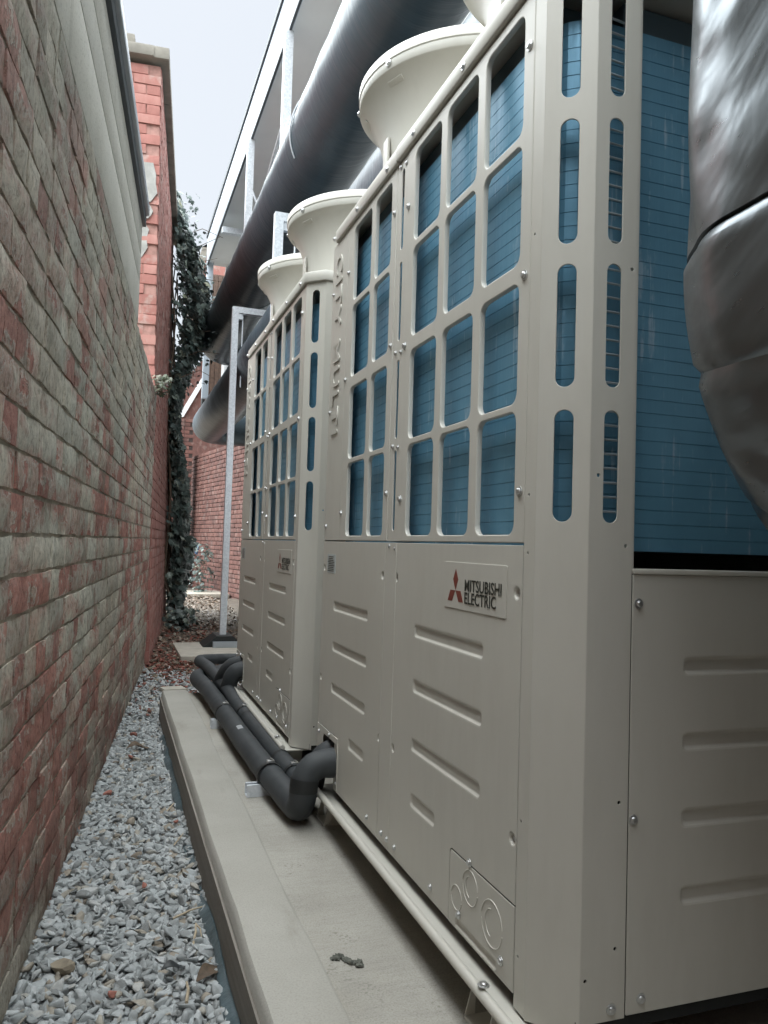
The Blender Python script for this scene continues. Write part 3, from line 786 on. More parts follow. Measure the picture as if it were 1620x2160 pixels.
# lower panels with pressed recesses
def ribs(lst): return [(fy(a, b, zc - hh / 2, zc + hh / 2, 0.010), .0048, .0085) for a, b, zc, hh in lst]
dl = [(1.246, -.078), (1.243, -.51), (1.874, -.080), (1.864, -.508)]
lr = up("lower_panel", sheet([(-1.964, -.768), (-1.5035, -.768), (-1.5035, -.625), (-1.4975, -.619), (-1.2285, -.619), (-1.2285, .008), (-1.964, .008)], [], FR, .003, .0008,
        ribs([(1.373, 1.741, -.200, .034), (1.373, 1.741, -.330, .034), (1.373, 1.741, -.467, .034), (1.588, 1.738, -.595, .036)]) + dimples(dl), name="lower_panel"))
dimple_screws(dl, lr)
for y, z in ((1.83, -.742), (1.885, -.742), (1.60, -.742), (1.93, -.742)): screw((X0 - .0005, y, z), NX, lr)
cr = MB(); cr.box(X0 - .0012, X0 + .001, 1.8765, 1.880, -.765, .006); umb("seam_crease", cr, parent=None)
dl2 = [(1.982, -.08), (1.973, -.509), (2.588, -.080), (2.585, -.45)]
ll = up("lower_panel", sheet([(-Y1, -.603), (-2.393, -.603), (-2.393, -.768), (-1.967, -.768), (-1.967, .008), (-Y1, .008)], [], FR, .003, .0008,
        ribs([(2.098, 2.458, -.200, .034), (2.098, 2.458, -.330, .034), (2.098, 2.458, -.462, .034), (2.10, 2.249, -.592, .036)]) + dimples(dl2), name="lower_panel"))
dimple_screws(dl2, ll)
for y, z in ((2.36, -.742), (2.05, -.742)): screw((X0 - .0005, y, z), NX, ll)
# pipe cover plate with the cut-out for the pipes
pc = up("pipe_cover", sheet([(-Y1, -.768), (-2.528, -.768), (-2.528, -.640), (-2.515, -.625), (-2.365, -.625), (-2.352, -.640), (-2.352, -.768), (-2.3945, -.768) if False else (-2.3525, -.768), (-2.3945, -.6055) if False else (-2.3525, -.6055), (-Y1, -.6055)], [], FR @ Matrix.Translation((0, 0, .002)), .003, .0008, name="pipe_cover"))
screw((X0 - .0025, 2.45, -.615), NX, pc); screw((X0 - .0025, 2.575, -.63), NX, pc)
pk = MB(); pk.box(X0 + .012, X0 + .02, 2.30, Y1 - .01, -.765, -.56); pk.box(X0 + .3, X0 + .31, 2.30, Y1 - .01, -.765, -.56); 
# service plate with knockouts
sp_ = up("service_plate", sheet([(-1.5005, -.768), (-1.2285, -.768), (-1.2285, -.6225), (-1.4965, -.6225), (-1.5005, -.6265)], [], FR @ Matrix.Translation((0, 0, .0005)), .003, .0006,
        [(rr(-1.47, -.764, -1.29, -.745, .006), .004, .004)], name="service_plate"))
for (y, z, r) in ((1.464, -.706, .024), (1.403, -.662, .033), (1.31, -.688, .041)):
    for rad, a0, a1 in ((r, 8, 172), (r, 188, 352), (r * .62, 100, 260) if r > .03 else (r * .5, 0, 1), ):
        if a1 - a0 < 5: continue
        m = MB(); m.tube([(X0 - .0008, y - rad * math.cos(R_(a)), z + rad * math.sin(R_(a))) for a in np.linspace(a0, a1, 18)], .0011, 6); o = umb("knockout_ring", m, parent=sp_, smooth=60); o.location = (0, 0, 0)
for y, z in ((1.409, -.616), (1.452, -.735), (1.272, -.735)): screw((X0 - .001, y, z), NX, sp_, 1.1)
# name plate
npz = up("name_plate", sheet(fy(1.283, 1.565, -.1275, -.030, .003), [], FR @ Matrix.Translation((0, 0, .0016)), .0016, .0006, name="name_plate"), PAINT)
em = MB(); ZP = X0 - .0023
def rhomb(pts): em.prism([(-y, z) for y, z in pts], .0004, FR @ Matrix.Translation((0, 0, .0021)))
yc = 1.5065; hz, hw = .0225, .0245
rhomb([(yc, -.044), (yc - hw * .52, -.044 - hz * .98), (yc, -.044 - 2 * hz), (yc + hw * .52, -.044 - hz * .98)][:4])
t0 = -.044 - 2 * hz - .0005; bz = -.1125
for s in (1, -1):
    rhomb([(yc + s * .0005, t0), (yc + s * .0255, t0), (yc + s * .0385, bz), (yc + s * .0165, bz)])
o = umb("emblem", em, INKRED, smooth=0, parent=npz); o.location = (0, 0, 0)
TM = lambda y, z: Matrix.Translation((X0 - .0024, y, z)) @ Matrix(((0, 0, -1, 0), (-1, 0, 0, 0), (0, 1, 0, 0), (0, 0, 0, 1)))
link("lettering", text_mesh("MITSUBISHI", .0335, .0002, TM(1.4625, -.0875), .0004, sx=.97), INK, npz)
link("lettering", text_mesh("ELECTRIC", .0335, .0002, TM(1.4625, -.1135), .0004, sx=.97), INK, npz)
# pale rating sticker: rows of fine print
stk = up("rating_sticker", sheet(fy(2.448, 2.548, -.096, -.034, .001), [], FR @ Matrix.Translation((0, 0, .0008)), .0008, .0002, name="rating_sticker"), STICK)
m = MB()
for k in range(9):
    a = 2.543 - random.uniform(0, .012); b = 2.455 + random.uniform(0, .045)
    m.box(X0 - .0012, X0 - .00085, b, a, -.041 - k * .0058 - .0026, -.041 - k * .0058)
o = umb("fine_print", m, INK, smooth=0, parent=stk); o.location = (0, 0, 0)
# corner posts: front lip, slotted chamfer, slotted side
SL = [(.050, .242), (.282, .496), (.532, .753), (.792, 1.003)]
LCH = CH * math.sqrt(2)
cp = up("corner_post", sheet(rr(-1.2265, -.79, -Y0 - CH, ZT, .0005), [circ(-1.2135, .098, .003, 10), circ(-1.2135, .565, .003, 10), circ(-1.212, -.005, .003, 10), circ(-1.2155, -.47, .003, 10), circ(-1.2155, -.70, .003, 10)], FR @ Matrix.Translation((0, 0, -.001)), .002, .0002, name="corner_post"))
def subp(name, me, parent, mat=PAINT): return link(name, me, mat, parent)
subp("slotted_chamfer", sheet(rr(.0, -.792, LCH, ZT, .0005), [rr(LCH / 2 - .0165, a, LCH / 2 + .0165, b, .0163, 8) for a, b in SL], CF, .004, .001, name="chamfer"), cp)
subp("slotted_side", sheet(rr(X0 + CH, -.776, .8425, ZT, .0005), [rr(.782, a, .811, b, .0143, 8) for a, b in SL] + [circ(.772, .13, .0032, 10), circ(.832, .492, .0032, 10), circ(.829, .012, .0032, 10), circ(.825, -.42, .0032, 10), circ(.822, -.66, .0032, 10), circ(.765, -.705, .0032, 10)], SD, .003, .0008, name="side"), cp)
m = MB(); m.box(.8435, .8485, Y0 + .004, Y0 + .03, -.035, ZT); o = umb("return_edge", m, smooth=0, parent=cp); o.location = (0, 0, 0)
screw((.816, Y0 - .0005, -.757), NY_, cp, 1.2)
# rear post
up("rear_post", sheet(rr(1.335, -.776, XB, ZT, .0005), [rr(1.37, a, 1.40, b, .0148, 8) for a, b in SL], SD, .003, .0008, name="rear_post"))
# side lower panel
srib = [(rr(.952, zc - .0165, 1.33, zc + .0165, .010), .0058, .0085) for zc in (-.194, -.325, -.456, -.588)]
sp2 = up("side_panel", sheet(rr(.8445, -.772, 1.333, -.036, .002), [], SD @ Matrix.Translation((0, 0, .001)), .003, .0008, srib, name="side_panel"))
for x, z in ((.856, -.086), (.853, -.45), (.874, -.748), (1.30, -.086), (1.30, -.748)): screw((x, Y0 - .0015, z), NY_, sp2, 1.15)
m = MB(); m.box(.844, 1.334, Y0 - .004, Y0 + .03, -.0355, -.0265, b=.002); umb("side_ledge", m)
# back and far sides
m = MB(); m.box(XB - .004, XB, Y0 + .002, Y1, ZB, ZT); umb("back_panel", m, smooth=0)
FE = frame((0, Y1, 0), (-1, 0, 0), (0, 0, 1))
up("end_panel", sheet(rr(-XB + .005, -.772, -X0 - .005, ZT - .003, .001), [], FE, .003, .0008, [(rr(-1.30, zc - .0165, -.85, zc + .0165, .01), .0085, .0085) for zc in (.7, .4, .1, -.194, -.325, -.456)], name="end_panel"))
# coil: tubes and fins wrap the front, the chamfer and the side; pressed grooves between the tube rows
m = MB()
arc = [(1.045 - .0 + 0, 0)]
path = [(.724, 2.46), (.724, 2.0), (.724, 1.6), (.724, 1.27)]
for a in range(1, 7): t = R_(90 * a / 6); path.append((.724 + .085 * (1 - math.cos(t)), 1.27 - .085 * math.sin(t)))
path += [(1.0, 1.185), (1.40, 1.185)]
zz = []; z = .004
while z < .955: zz += [(z, 0.0), (z + .0236, 0.0), (z + .0240, .0011), (z + .0250, .0011)]; z += .0254
nv = len(zz); vs = []; fs = []
for i, (px, py) in enumerate(path):
    d = Vector(path[min(i + 1, len(path) - 1)]) - Vector(path[max(i - 1, 0)]); nn = Vector((-d.y, d.x)).normalized()   # outward normal is to the alley / camera side
    if nn.x > .2 and abs(nn.y) < .3: nn = -nn
    nin = Vector((.74, .7)) if False else None
    inward = Vector((1, 0)) if i < 4 else (Vector((0, 1)) if i > 9 else Vector((math.cos(R_(90 * (i - 3) / 6)), math.sin(R_(90 * (i - 3) / 6)))))
    for z, o_ in zz: vs.append((px + inward.x * o_, py + inward.y * o_, z))
for i in range(len(path) - 1):
    for k in range(nv - 1): a = i * nv + k; fs.append((a, a + 1, a + nv + 1, a + nv))
m.add(vs, fs); up("fin_coil", m.mesh("fin_coil"), COIL)
TUBE = simple("tube_metal", (.55, .62, .66), .3, .5)
m = MB(); m.tube([(.770, 1.166, 0), (.80, 1.162, .0005), (.838, 1.166, .001)], .0022, 6); BEND = m.mesh("return_bend"); autosmooth(BEND, 60)
for k in range(38):                                                  # tube ends showing in the side slots
    up("return_bend", BEND, TUBE).location = (-X0, -Y0, .020 + .0254 * k - SZ)
# dark inside
m = MB(); m.box(.742, .7995, 1.25, 2.5, .962, 1.026); m.box(.86, XB - .04, 1.20, 1.2395, .962, 1.026); umb("shaded_coil_header", m, simple("header_shade_colour", (.11, .16, .19), .6), smooth=0)  # header plates coloured dark to give the shadow band above the coil
m = MB(); m.box(.80, XB - .03, 1.24, Y1 - .02, 0, 1.0); umb("inner_casing", m, DARK, smooth=0)
m = MB(); m.box(.80, XB - .02, Y0 + .02, Y1 - .02, ZB + .005, -.04); m.box(X0 + .020, .7995, Y0 + .1, 2.29, ZB + .005, -.04); umb("machine_bay", m, DARK, smooth=0)
# top caps (two trays) with chamfered corners
def cap(name, y0, y1, z, c0, c1):
    o_ = .010; x0, x1 = X0 - o_, XB + o_
    poly = ([(x0 + CH, y0), (x1 - CH, y0), (x1, y0 + CH)] if c0 else [(x0, y0), (x1, y0)]) + ([(x1, y1 - CH), (x1 - CH, y1), (x0 + CH, y1), (x0, y1 - CH)] if c1 else [(x1, y1), (x0, y1)]) + ([(x0, y0 + CH)] if c0 else [])
    return up(name, sheet(poly, [], Matrix.Translation((0, 0, z)), .042, .005, name=name))
c1 = cap("top_cap", Y0 - .010, 1.944, 1.0765, True, False); c2 = cap("top_cap", 1.9465, Y1 + .010, 1.0730, False, True)
for y, c in ((1.25, c1), (1.52, c1), (1.82, c1)): screw((X0 - .0105, y, 1.050), NX, c, 1.15)
for y, c in ((2.02, c2), (2.30, c2), (2.56, c2)): screw((X0 - .0105, y, 1.047), NX, c, 1.15)
# fan shrouds
for yc_, zt in ((1.495, 1.0765), (2.235, 1.0730)):
    m = MB(); m.lathe([(.300, zt), (.292, zt + .012), (.290, zt + .07), (.292, 1.20), (.299, 1.255), (.313, 1.30), (.332, 1.337), (.352, 1.362), (.368, 1.377), (.374, 1.381), (.3765, 1.384), (.3765, 1.408), (.3795, 1.411), (.3795, 1.436), (.376, 1.441), (.366, 1.442), (.355, 1.436), (.33, 1.39), (.305, 1.32), (.283, 1.22), (.280, zt + .02)], (1.05, yc_, 0), 72)
    sh = umb("fan_shroud", m, smooth=40)
    for k in range(8):
        a = R_(22 + 45 * k); ca, sa = math.cos(a), math.sin(a)
        screw((1.05 + .3795 * ca, yc_ + .3795 * sa, 1.400), (ca, sa, 0), sh, 1.3)
        t = MB(); T = Matrix.Translation((1.05 + .350 * ca, yc_ + .350 * sa, 1.3585)) @ Matrix.Rotation(a, 4, 'Z') @ Matrix.Rotation(R_(-37), 4, 'Y')
        t.box(-.008, .008, -.030, .030, -.002, .003, T, b=.001); o = umb("clip_tab", t, parent=sh); o.location = (0, 0, 0)
    t = MB(); t.box(1.05 - .306, 1.05 - .298, yc_ - .02, yc_ + .02, zt, 1.25, b=.002); o = umb("bracket", t, parent=sh); o.location = (0, 0, 0)
    t = MB()
    for r in (.07, .12, .17, .22, .265): t.tube([(1.05 + r * math.cos(a), yc_ + r * math.sin(a), 1.20) for a in np.linspace(0, 2 * math.pi, 33)], .003, 5, cap=False)
    for k in range(8): t.tube([(1.05, yc_, 1.20), (1.05 + .283 * math.cos(k * math.pi / 4), yc_ + .283 * math.sin(k * math.pi / 4), 1.20)], .003, 5)
    umb("fan_guard", t, DARK, smooth=60)
    t = MB(); t.lathe([(0, 1.10), (.278, 1.10)], (1.05, yc_, 0), 32); umb("fan_cavity", t, DARK, smooth=0)
# base rails and feet
m = MB()
m.box(.652, .76, Y0 + .03, 2.535, -.800, -.796); m.tube([(.652, Y0 + .03, -.786), (.652, 2.535, -.786)], .010, 12); 
umb("base_rail", m, smooth=50)
m = MB(); m.box(1.36, 1.47, Y0 + .03, 2.535, -.800, -.77); umb("base_rail", m, smooth=0)
m = MB(); m.box(X0 + .06, XB, Y0 + .004, Y1 - .004, -.795, -.770); umb("base_pan", m, DARK, smooth=0)
for (x, y) in ((.70, 1.32), (.70, 2.44), (1.42, 1.32), (1.42, 2.44)):
    m = MB(); m.box(x - .035, x + .06, y - .045, y + .045, SZ + .001, SZ + .005)
    m.box(x - .012, x + .06, y - .045, y - .041, SZ + .005, -.8005); m.box(x + .056, x + .06, y - .041, y + .045, SZ + .005, -.8005)
    m.prism([(x - .033, SZ + .005), (x - .012, -.802), (x - .012, SZ + .005)], .003, Matrix.Translation((0, y + .045, 0)) @ Matrix.Rotation(R_(90), 4, 'X'))
    m.prism([(x - .033, SZ + .005), (x - .012, -.802), (x - .012, SZ + .005)], .003, Matrix.Translation((0, y - .041, 0)) @ Matrix.Rotation(R_(90), 4, 'X'))
    umb("foot_bracket", m, smooth=0)
screw((.655, 1.27, -.772), (0, 0, 1), unit, 1.4).location = (.655 - X0, 1.27 - Y0, -.772 - SZ)

def copy_tree(o, parent=None):
    c = o.copy(); COL.objects.link(c)
    if parent is not None: c.parent = parent
    for ch in list(o.children): copy_tree(ch, c)
    return c
far_unit = copy_tree(unit); far_unit.location = (X0, Y0 + 1.822, SZ)
far_unit['label'] = "further of the two beige condenser cabinets, next to the galvanised post"

# ================================================================== REFRIGERANT PIPES on the slab
def bend(pts, rad, n=8):
    """polyline with rounded corners"""
    pts = [Vector(p) for p in pts]; out = [pts[0]]
    for a, b, c in zip(pts[:-2], pts[1:-1], pts[2:]):
        d1_, d2_ = (a - b).normalized(), (c - b).normalized(); k = min(rad, (a - b).length * .49, (c - b).length * .49)
        p, q = b + d1_ * k, b + d2_ * k
        for i in range(n + 1):
            t = i / n; out.append(p * (1 - t) ** 2 + b * 2 * t * (1 - t) + q * t * t)
    out.append(pts[-1]); return out
def resample(pts, step=.06):
    out = [pts[0]]
    for a, b in zip(pts[:-1], pts[1:]):
        n = max(1, int((b - a).length / step))
        for i in range(1, n + 1): out.append(a.lerp(b, i / n))
    return out
def lumpy(pts, r, k): return [r * (1 + k * math.sin(i * 1.7 + r * 100) + random.uniform(-k, k)) for i in range(len(pts))]
ZA = SZ + .072
def pipe(name, pts, r, rad, label, seams=(), thick=.12):
    root = empty(name, pts[0], label, "insulated pipe", "black foam covered pipes along the plinth")
    pl = resample(bend(pts, rad)); m = MB(); rl = lumpy(pl, r, .012); rl = [q * (1 + thick * max(0, 1 - i / 4)) for i, q in enumerate(rl)]; m.tube(pl, rl, 22); child(m.obj("foam_sleeve", FOAM, smooth=60), root)
    for f_ in seams:
        i = int(f_ * (len(pl) - 2)); a, b = pl[i], pl[i + 1]; m = MB(); d = (b - a).normalized(); m.tube([a - d * .012, a + d * .012], r * 1.035, 22, cap=False); child(m.obj("joint_band", BLACKPL, smooth=60), root)
    return root
pA = pipe("insulated_pipe", [(.86, 2.405, -.688), (.600, 2.400, -.690), (.592, 2.39, ZA - .020), (.560, 2.78, ZA - .008), (.546, 3.3, ZA - .006), (.540, 3.9, ZA - .005), (.530, 4.40, ZA - .002), (.50, 4.72, ZA + .005), (.60, 5.0, ZA - .02), (1.1, 5.1, ZA - .02)], .043, .095, "thick black foam pipe from the lower hole of the nearer cabinet, outer run with clamps", (.112, .124), .2)
pB = pipe("insulated_pipe", [(.86, 2.475, -.665), (.665, 2.475, -.665), (.652, 2.51, ZA - .010), (.645, 2.9, ZA - .012), (.632, 3.92, ZA - .010), (.62, 4.3, ZA + .02), (.58, 4.75, ZA + .055), (.545, 5.05, ZA + .055), (.70, 5.25, ZA + .03), (1.2, 5.25, ZA + .03)], .035, .075, "thinner black foam pipe running on the cabinet side of the thicker one", (.2, .3, .42))
pC = pipe("insulated_pipe", [(.86, 4.235, -.688), (.645, 4.23, -.688), (.625, 4.26, ZA + .02), (.63, 4.7, ZA - .01), (.80, 4.95, ZA - .02)], .043, .10, "black foam pipe curving down in front from the hole of the further cabinet")
pD = pipe("insulated_pipe", [(.86, 4.305, -.665), (.64, 4.32, -.660), (.60, 4.42, ZA + .03), (.66, 4.9, ZA + .02), (.9, 5.0, ZA)], .036, .10, "black foam pipe curving down behind another at the hole of the further cabinet")
def clamp(y, label):
    r = empty("pipe_clamp", (.60, y, SZ), label, "pipe clamp", "strut pipe clamps on the plinth")
    m = MB(); m.box(.478, .70, y - .0205, y - .018, SZ + .001, SZ + .042); m.box(.478, .70, y + .018, y + .0205, SZ + .001, SZ + .042); m.box(.478, .70, y - .018, y + .018, SZ + .001, SZ + .004)
    m.box(.478, .70, y - .018, y - .010, SZ + .039, SZ + .042); m.box(.478, .70, y + .010, y + .018, SZ + .039, SZ + .042); child(m.obj("strut_channel", GALV), r)
    for (xc, zc, rad, wdt) in ((.560 - (y - 2.745) * .018, ZA - .007, .0442, .012), (.646 - (y - 2.745) * .012, ZA - .011, .0362, .010)):
        m = MB(); n = 20; pr = [(rad, -wdt), (rad + .0025, -wdt), (rad + .0025, wdt), (rad, wdt), (rad, -wdt)]
        m.lathe(pr, (xc, y, zc), 28, Matrix.Rotation(R_(90), 4, 'X')); child(m.obj("clamp_ring", BLACKPL, smooth=40), r)
        m = MB(); m.box(xc - .012, xc + .014, y - .011, y + .011, zc + rad + .001, zc + rad + .010, b=.002); m.tube([(xc, y, zc + rad), (xc + .004, y, zc + rad + .016)], .005, 8); child(m.obj("clamp_bolt", ZINC, smooth=40), r)
clamp(2.745, "nearer galvanised strut clamp holding the two black pipes on the pad")
clamp(3.765, "further galvanised strut clamp holding the two black pipes on the pad")
m = MB(); m.box(-.0215, .0215, -.018, .018, 0, .0006, Matrix.Translation((.5806, 3.28, ZA + .0375)) @ Matrix.Rotation(R_(-12), 4, 'Y'))
m2 = MB(); n = 10
vs = [(.547 + .0446 * math.sin(a), 3.27 + .06 * j, ZA - .006 + .0446 * math.cos(a)) for j in (0, 1) for a in np.linspace(-.45, .05, n)]
m2.add(vs, [(i, i + 1, n + i + 1, n + i) for i in range(n - 1)]); o = m2.obj("tape_patch", TAPE, smooth=60); child(o, pA)

# ================================================================== BUILDING ON THE RIGHT
bl = empty("canopy_building", (1.9, 6, GZ), "grey building with pale metal fascia and flat soffit over the ducts", "building")
XF, ZS = 1.235, 4.345
m = MB(); m.box(1.95, 2.3, -3, 12.4, -1.2, 4.5); child(m.obj("wall", WALLGREY), bl)
m = MB(); m.box(XF + .02, 2.0, -3, 12.42, ZS, ZS + .05); child(m.obj("soffit", SOFFIT), bl)
for k in range(4):
    y0 = -3 + 3.86 * k; m = MB(); m.box(XF - .012, XF + .02, y0 + .002, y0 + 3.856, ZS - .02, ZS + .42, b=.004); child(m.obj("fascia_board", FASCIA, smooth=40), bl)
m = MB(); m.box(XF - .016, XF + .006, -3, 12.42, ZS - .045, ZS - .0205); child(m.obj("drip_trim", FLASHDARK), bl)
m = MB(); m.box(XF - .03, 2.3, -3, 12.43, ZS + .42, ZS + .47); child(m.obj("roof_edge", FLASHDARK), bl)
m = MB(); m.box(XF - .012, XF + .085, 12.30, 12.39, 2.2, ZS - .001, b=.006); child(m.obj("end_post", FASCIA, smooth=40), bl)
m = MB(); m.tube([(1.56, 12.3, 1.9), (1.56, 12.3, ZS - .001)], .055, 16); child(m.obj("round_column", WHITE, smooth=60), bl)
x = 1.34
for k in range(9):
    m = MB(); m.box(x, x + .066, 12.95, 12.99, 1.9, ZS + .04, b=.004); child(m.obj("cladding_board", CLAD, smooth=40), bl); x += .070
m = MB(); m.box(1.3, 2.3, 12.995, 13.2, 1.9, ZS + .04); child(m.obj("cladding_backing", DARK), bl)

m = MB(); m.box(.72, 1.949, -.40, -.08, -1.2, ZS - .05); child(m.obj("added_shade_wall", CLAD), bl)  # added wall out of view, keeps light off the cabinet's side panel
m = MB(); m.box(-.45, .719, -1.05, -.80, -1.2, 1.85); child(m.obj("added_rear_blocker", REDFAR), bl)  # second added wall, unseen behind the camera, cuts low light from the rear

# strut frames that carry the ducts
def strut(mb_, a, b, s=.03):
    a, b = Vector(a), Vector(b); d = (b - a).normalized(); up_ = Vector((0, 0, 1)) if abs(d.z) < .9 else Vector((1, 0, 0))
    s1 = up_.cross(d).normalized() * s; s2 = d.cross(s1).normalized() * s
    vs = [p + i * s1 + j * s2 for p in (a, b) for i, j in ((-1, -1), (1, -1), (1, 1), (-1, 1))]
    mb_.add(vs, [(0, 3, 2, 1), (4, 5, 6, 7), (0, 1, 5, 4), (1, 2, 6, 5), (2, 3, 7, 6), (3, 0, 4, 7)])
    return mb_
def hanger(y, x, label, foot):
    zb_ = -1.0 + .10 if foot else SZ
    r = empty("strut_frame", (x, y, zb_), label, "support frame", "galvanised frames carrying the ducts")
    zt = 2.255
    m = MB(); strut(m, (x, y, zb_), (x, y, zt - .0305)); child(m.obj("post", GALV), r)
    m = MB(); strut(m, (x - .03, y, zt), (1.93, y, zt)); child(m.obj("crossbar", GALV), r)
    m = MB(); m.tube([(1.12, y, zt - .03), (1.12, y, 1.50)], .006, 8); child(m.obj("threaded_rod", GALV), r)
    m = MB(); m.box(x + .03, x + .07, y - .02, y + .02, zt - .09, zt - .0305); m.box(1.10, 1.14, y - .02, y + .02, zt - .038, zt - .0305); child(m.obj("corner_bracket", GALV), r)
    m = MB(); strut(m, (1.33, y, 1.46), (1.33 + .6, y, 1.46), .02); child(m.obj("cradle_bar", GALV), r)
    return r
f1 = hanger(7.62, 1.045, "tall galvanised post and crossbar standing on the pale paving slab", True)
m = MB()
m.prism([(-.20, 0), (.20, 0), (.075, .10), (-.075, .10)], .34, Matrix.Translation((1.045, 7.62 + .17, -1.0 + .001)) @ Matrix.Rotation(R_(90), 4, 'X') @ Matrix.Translation((0, 0, .34)))
ft = empty("rubber_foot", (1.045, 7.62, -1.0), "black rubber support foot under the galvanised post", "support foot")
child(m.obj("block", BLACKPL), ft)
m = MB(); m.box(.93, 1.20, 7.40, 7.445, -.999, -.945, b=.004); child(m.obj("steel_strip", FLASH, smooth=40), ft)
f2 = hanger(5.30, 1.0, "galvanised frame rising behind the fan cowls of the further cabinet", False)
def wallframe(y, x, zbar, label, brace):
    r = empty("wall_frame", (x, y, 1.0), label, "support frame", "galvanised channel frames under the soffit")
    m = MB(); strut(m, (x, y, 2.6), (x, y, ZS - .047), .036); child(m.obj("post", GALV), r)
    m = MB(); strut(m, (x - .01, y - .075, zbar), (1.94, y - .075, zbar), .036); child(m.obj("crossbar", GALV), r)
    a, b = brace; m = MB(); m.tube([a, b], .014, 8); child(m.obj("brace", GALV), r)
    return r
wallframe(6.35, 1.225, 3.42, "taller galvanised channel with side arm under the soffit", ((1.20, 6.33, 3.50), (1.20, 7.6, 3.15)))
wallframe(8.25, 1.225, 2.98, "shorter galvanised channel with a brace under the soffit", ((1.20, 8.22, 3.85), (1.50, 8.22, 3.2)))
m = MB(); strut(m, (1.22, 10.5, 4.17), (1.94, 10.5, 4.17), .04); o = m.obj("soffit_bar", GALV)
tag(o, "white horizontal bar across the soffit near the far end", "steel bar")

# ================================================================== DUCTS
def duct(name, pts, r, rad, label, seams, mat, n=40, cat="duct", step=.16):
    root = empty(name, pts[len(pts) // 2], label, cat)
    pl = resample(bend(pts, rad, 14), step); rr_ = [r * (1 + .008 * math.sin(i * 2.3) + random.uniform(-.006, .006)) for i in range(len(pl))]
    m = MB(); m.tube(pl, rr_, n); child(m.obj("wrapped_duct", mat, smooth=70), root)
    return root
d1_ = duct("air_duct", [(1.32, -.10, 2.82), (1.32, 11.35, 2.82), (2.05, 11.35, 2.82)], .29, .62, "large upper black wrapped air duct running above the cabinets", (), WRAP)
for y in (8.4,):
    m = MB(); m.lathe([(.2935, -.012), (.297, -.010), (.297, .010), (.2935, .012)], (1.32, y, 2.82), 40, Matrix.Rotation(R_(90), 4, 'X')); child(m.obj("tape_band", WRAP, smooth=40), d1_)
m = MB(); tt = np.linspace(R_(95), R_(215), 24); m.tube([(1.32 + .2965 * math.cos(t), 4.95 + .12 * (t - 1.6), 2.82 + .2965 * math.sin(t)) for t in tt], .006, 6); child(m.obj("hanging_wire", GALV), d1_)
d2_ = duct("air_duct", [(1.33, -.08, 1.755), (1.33, 12.35, 1.755), (2.05, 12.35, 1.755)], .257, .55, "lower black wrapped air duct behind the galvanised post", (), WRAP)
# big elbow close to the camera on the right
NR, NB, NZ = .25, .33, .40; NXC, NYC = .917, .694
nd_ = empty("duct_elbow", (NXC, NYC, NZ), "large glossy black duct elbow close up at the right edge", "duct")
def elbow_ring(a): return (NXC + NB * (1 - math.cos(a)), NYC, NZ - NB * math.sin(a)), Vector((math.sin(a), 0, -math.cos(a)))
segs = [0, 17, 38, 60, 90]; n = 128
from mathutils import noise as mnoise
def crease(u, z):
    ca, sa = math.cos(R_(62)), math.sin(R_(62))
    k = .25 * mnoise.noise((u * 3, z * 3, 4.2))
    p, q = u * sa - z * ca + .10 * k, u * ca + z * sa
    d = 0
    for f, amp in ((6.5, .007), (13, .0025)):
        v = mnoise.noise((p * f, q * f * .17, f)); d += amp * (math.sqrt(v * v + .012) * 1.7 - .45)
    return d
def ringpts(c, d, r):
    c = Vector(c); a = Vector((0, 1, 0)); b = d.cross(a); return [c + (a * math.cos(t) + b * math.sin(t)) * (r + crease(.25 * t, c.z - .7 * (c.x - NXC))) for t in [2 * math.pi * k / n for k in range(n)]]
def tube_from(rings, name):
    m = MB(); vs = [p for g_ in rings for p in g_]; fs = []
    for i in range(len(rings) - 1):
        for k in range(n): fs.append((i * n + k, i * n + (k + 1) % n, (i + 1) * n + (k + 1) % n, (i + 1) * n + k))
    m.add(vs, fs); return child(m.obj(name, NEARWRAP, smooth=60), nd_)
up_r = []
for z in np.linspace(2.6, NZ + .004, 110): up_r.append(ringpts((NXC, NYC, z), Vector((0, 0, -1)), NR))
up_r.append(ringpts((NXC, NYC, NZ + .002), Vector((0, 0, -1)), NR - .006)); tube_from(up_r, "riser")
for a0, a1 in zip(segs[:-1], segs[1:]):
    rg = []
    for i in range(13):
        a = R_(a0 + (a1 - a0) * i / 12); c, d = elbow_ring(a); rg.append(ringpts(c, d, NR + .004 - (.007 if i in (0, 12) else 0)))
    tube_from(rg, "gore")
c, d = elbow_ring(R_(90)); rg = [ringpts((c[0] + k * .15, c[1], c[2]), d, NR) for k in range(8)]; tube_from(rg, "branch")

# ================================================================== SMALL THINGS
pv = MB(); pv.box(.60, 1.25, 6.90, 7.84, -1.052, -1.0, b=.006); tag(pv.obj("paving_slab", PAVER, smooth=40), "pale square paving slab lying under the galvanised post foot", "paving slab")
bd = MB(); bd.box(1.26, 2.10, 14.6, 15.6, -1.06, -.985, b=.01); tag(bd.obj("timber_board", BOARD, smooth=40), "weathered grey board lying at the foot of the far brick wall", "board")
tl = MB(); tl.box(-.08, .08, -.05, .05, 0, .03, b=.006); o = tl.obj("stone_block", PAVER, smooth=40, loc=(.44, 5.55, -1.045), rot=(.05, .03, .3)); tag(o, "small flat grey stone block on the gravel past the pipe ends", "stone")
bm_ = bmesh.new(); bmesh.ops.create_icosphere(bm_, subdivisions=2, radius=1)
for v in bm_.verts: v.co = Vector((v.co.x * .05 * (1 + .2 * math.sin(v.co.z * 4)), v.co.y * .05, v.co.z * .12 * (1 + .15 * math.sin(5 * v.co.x))))
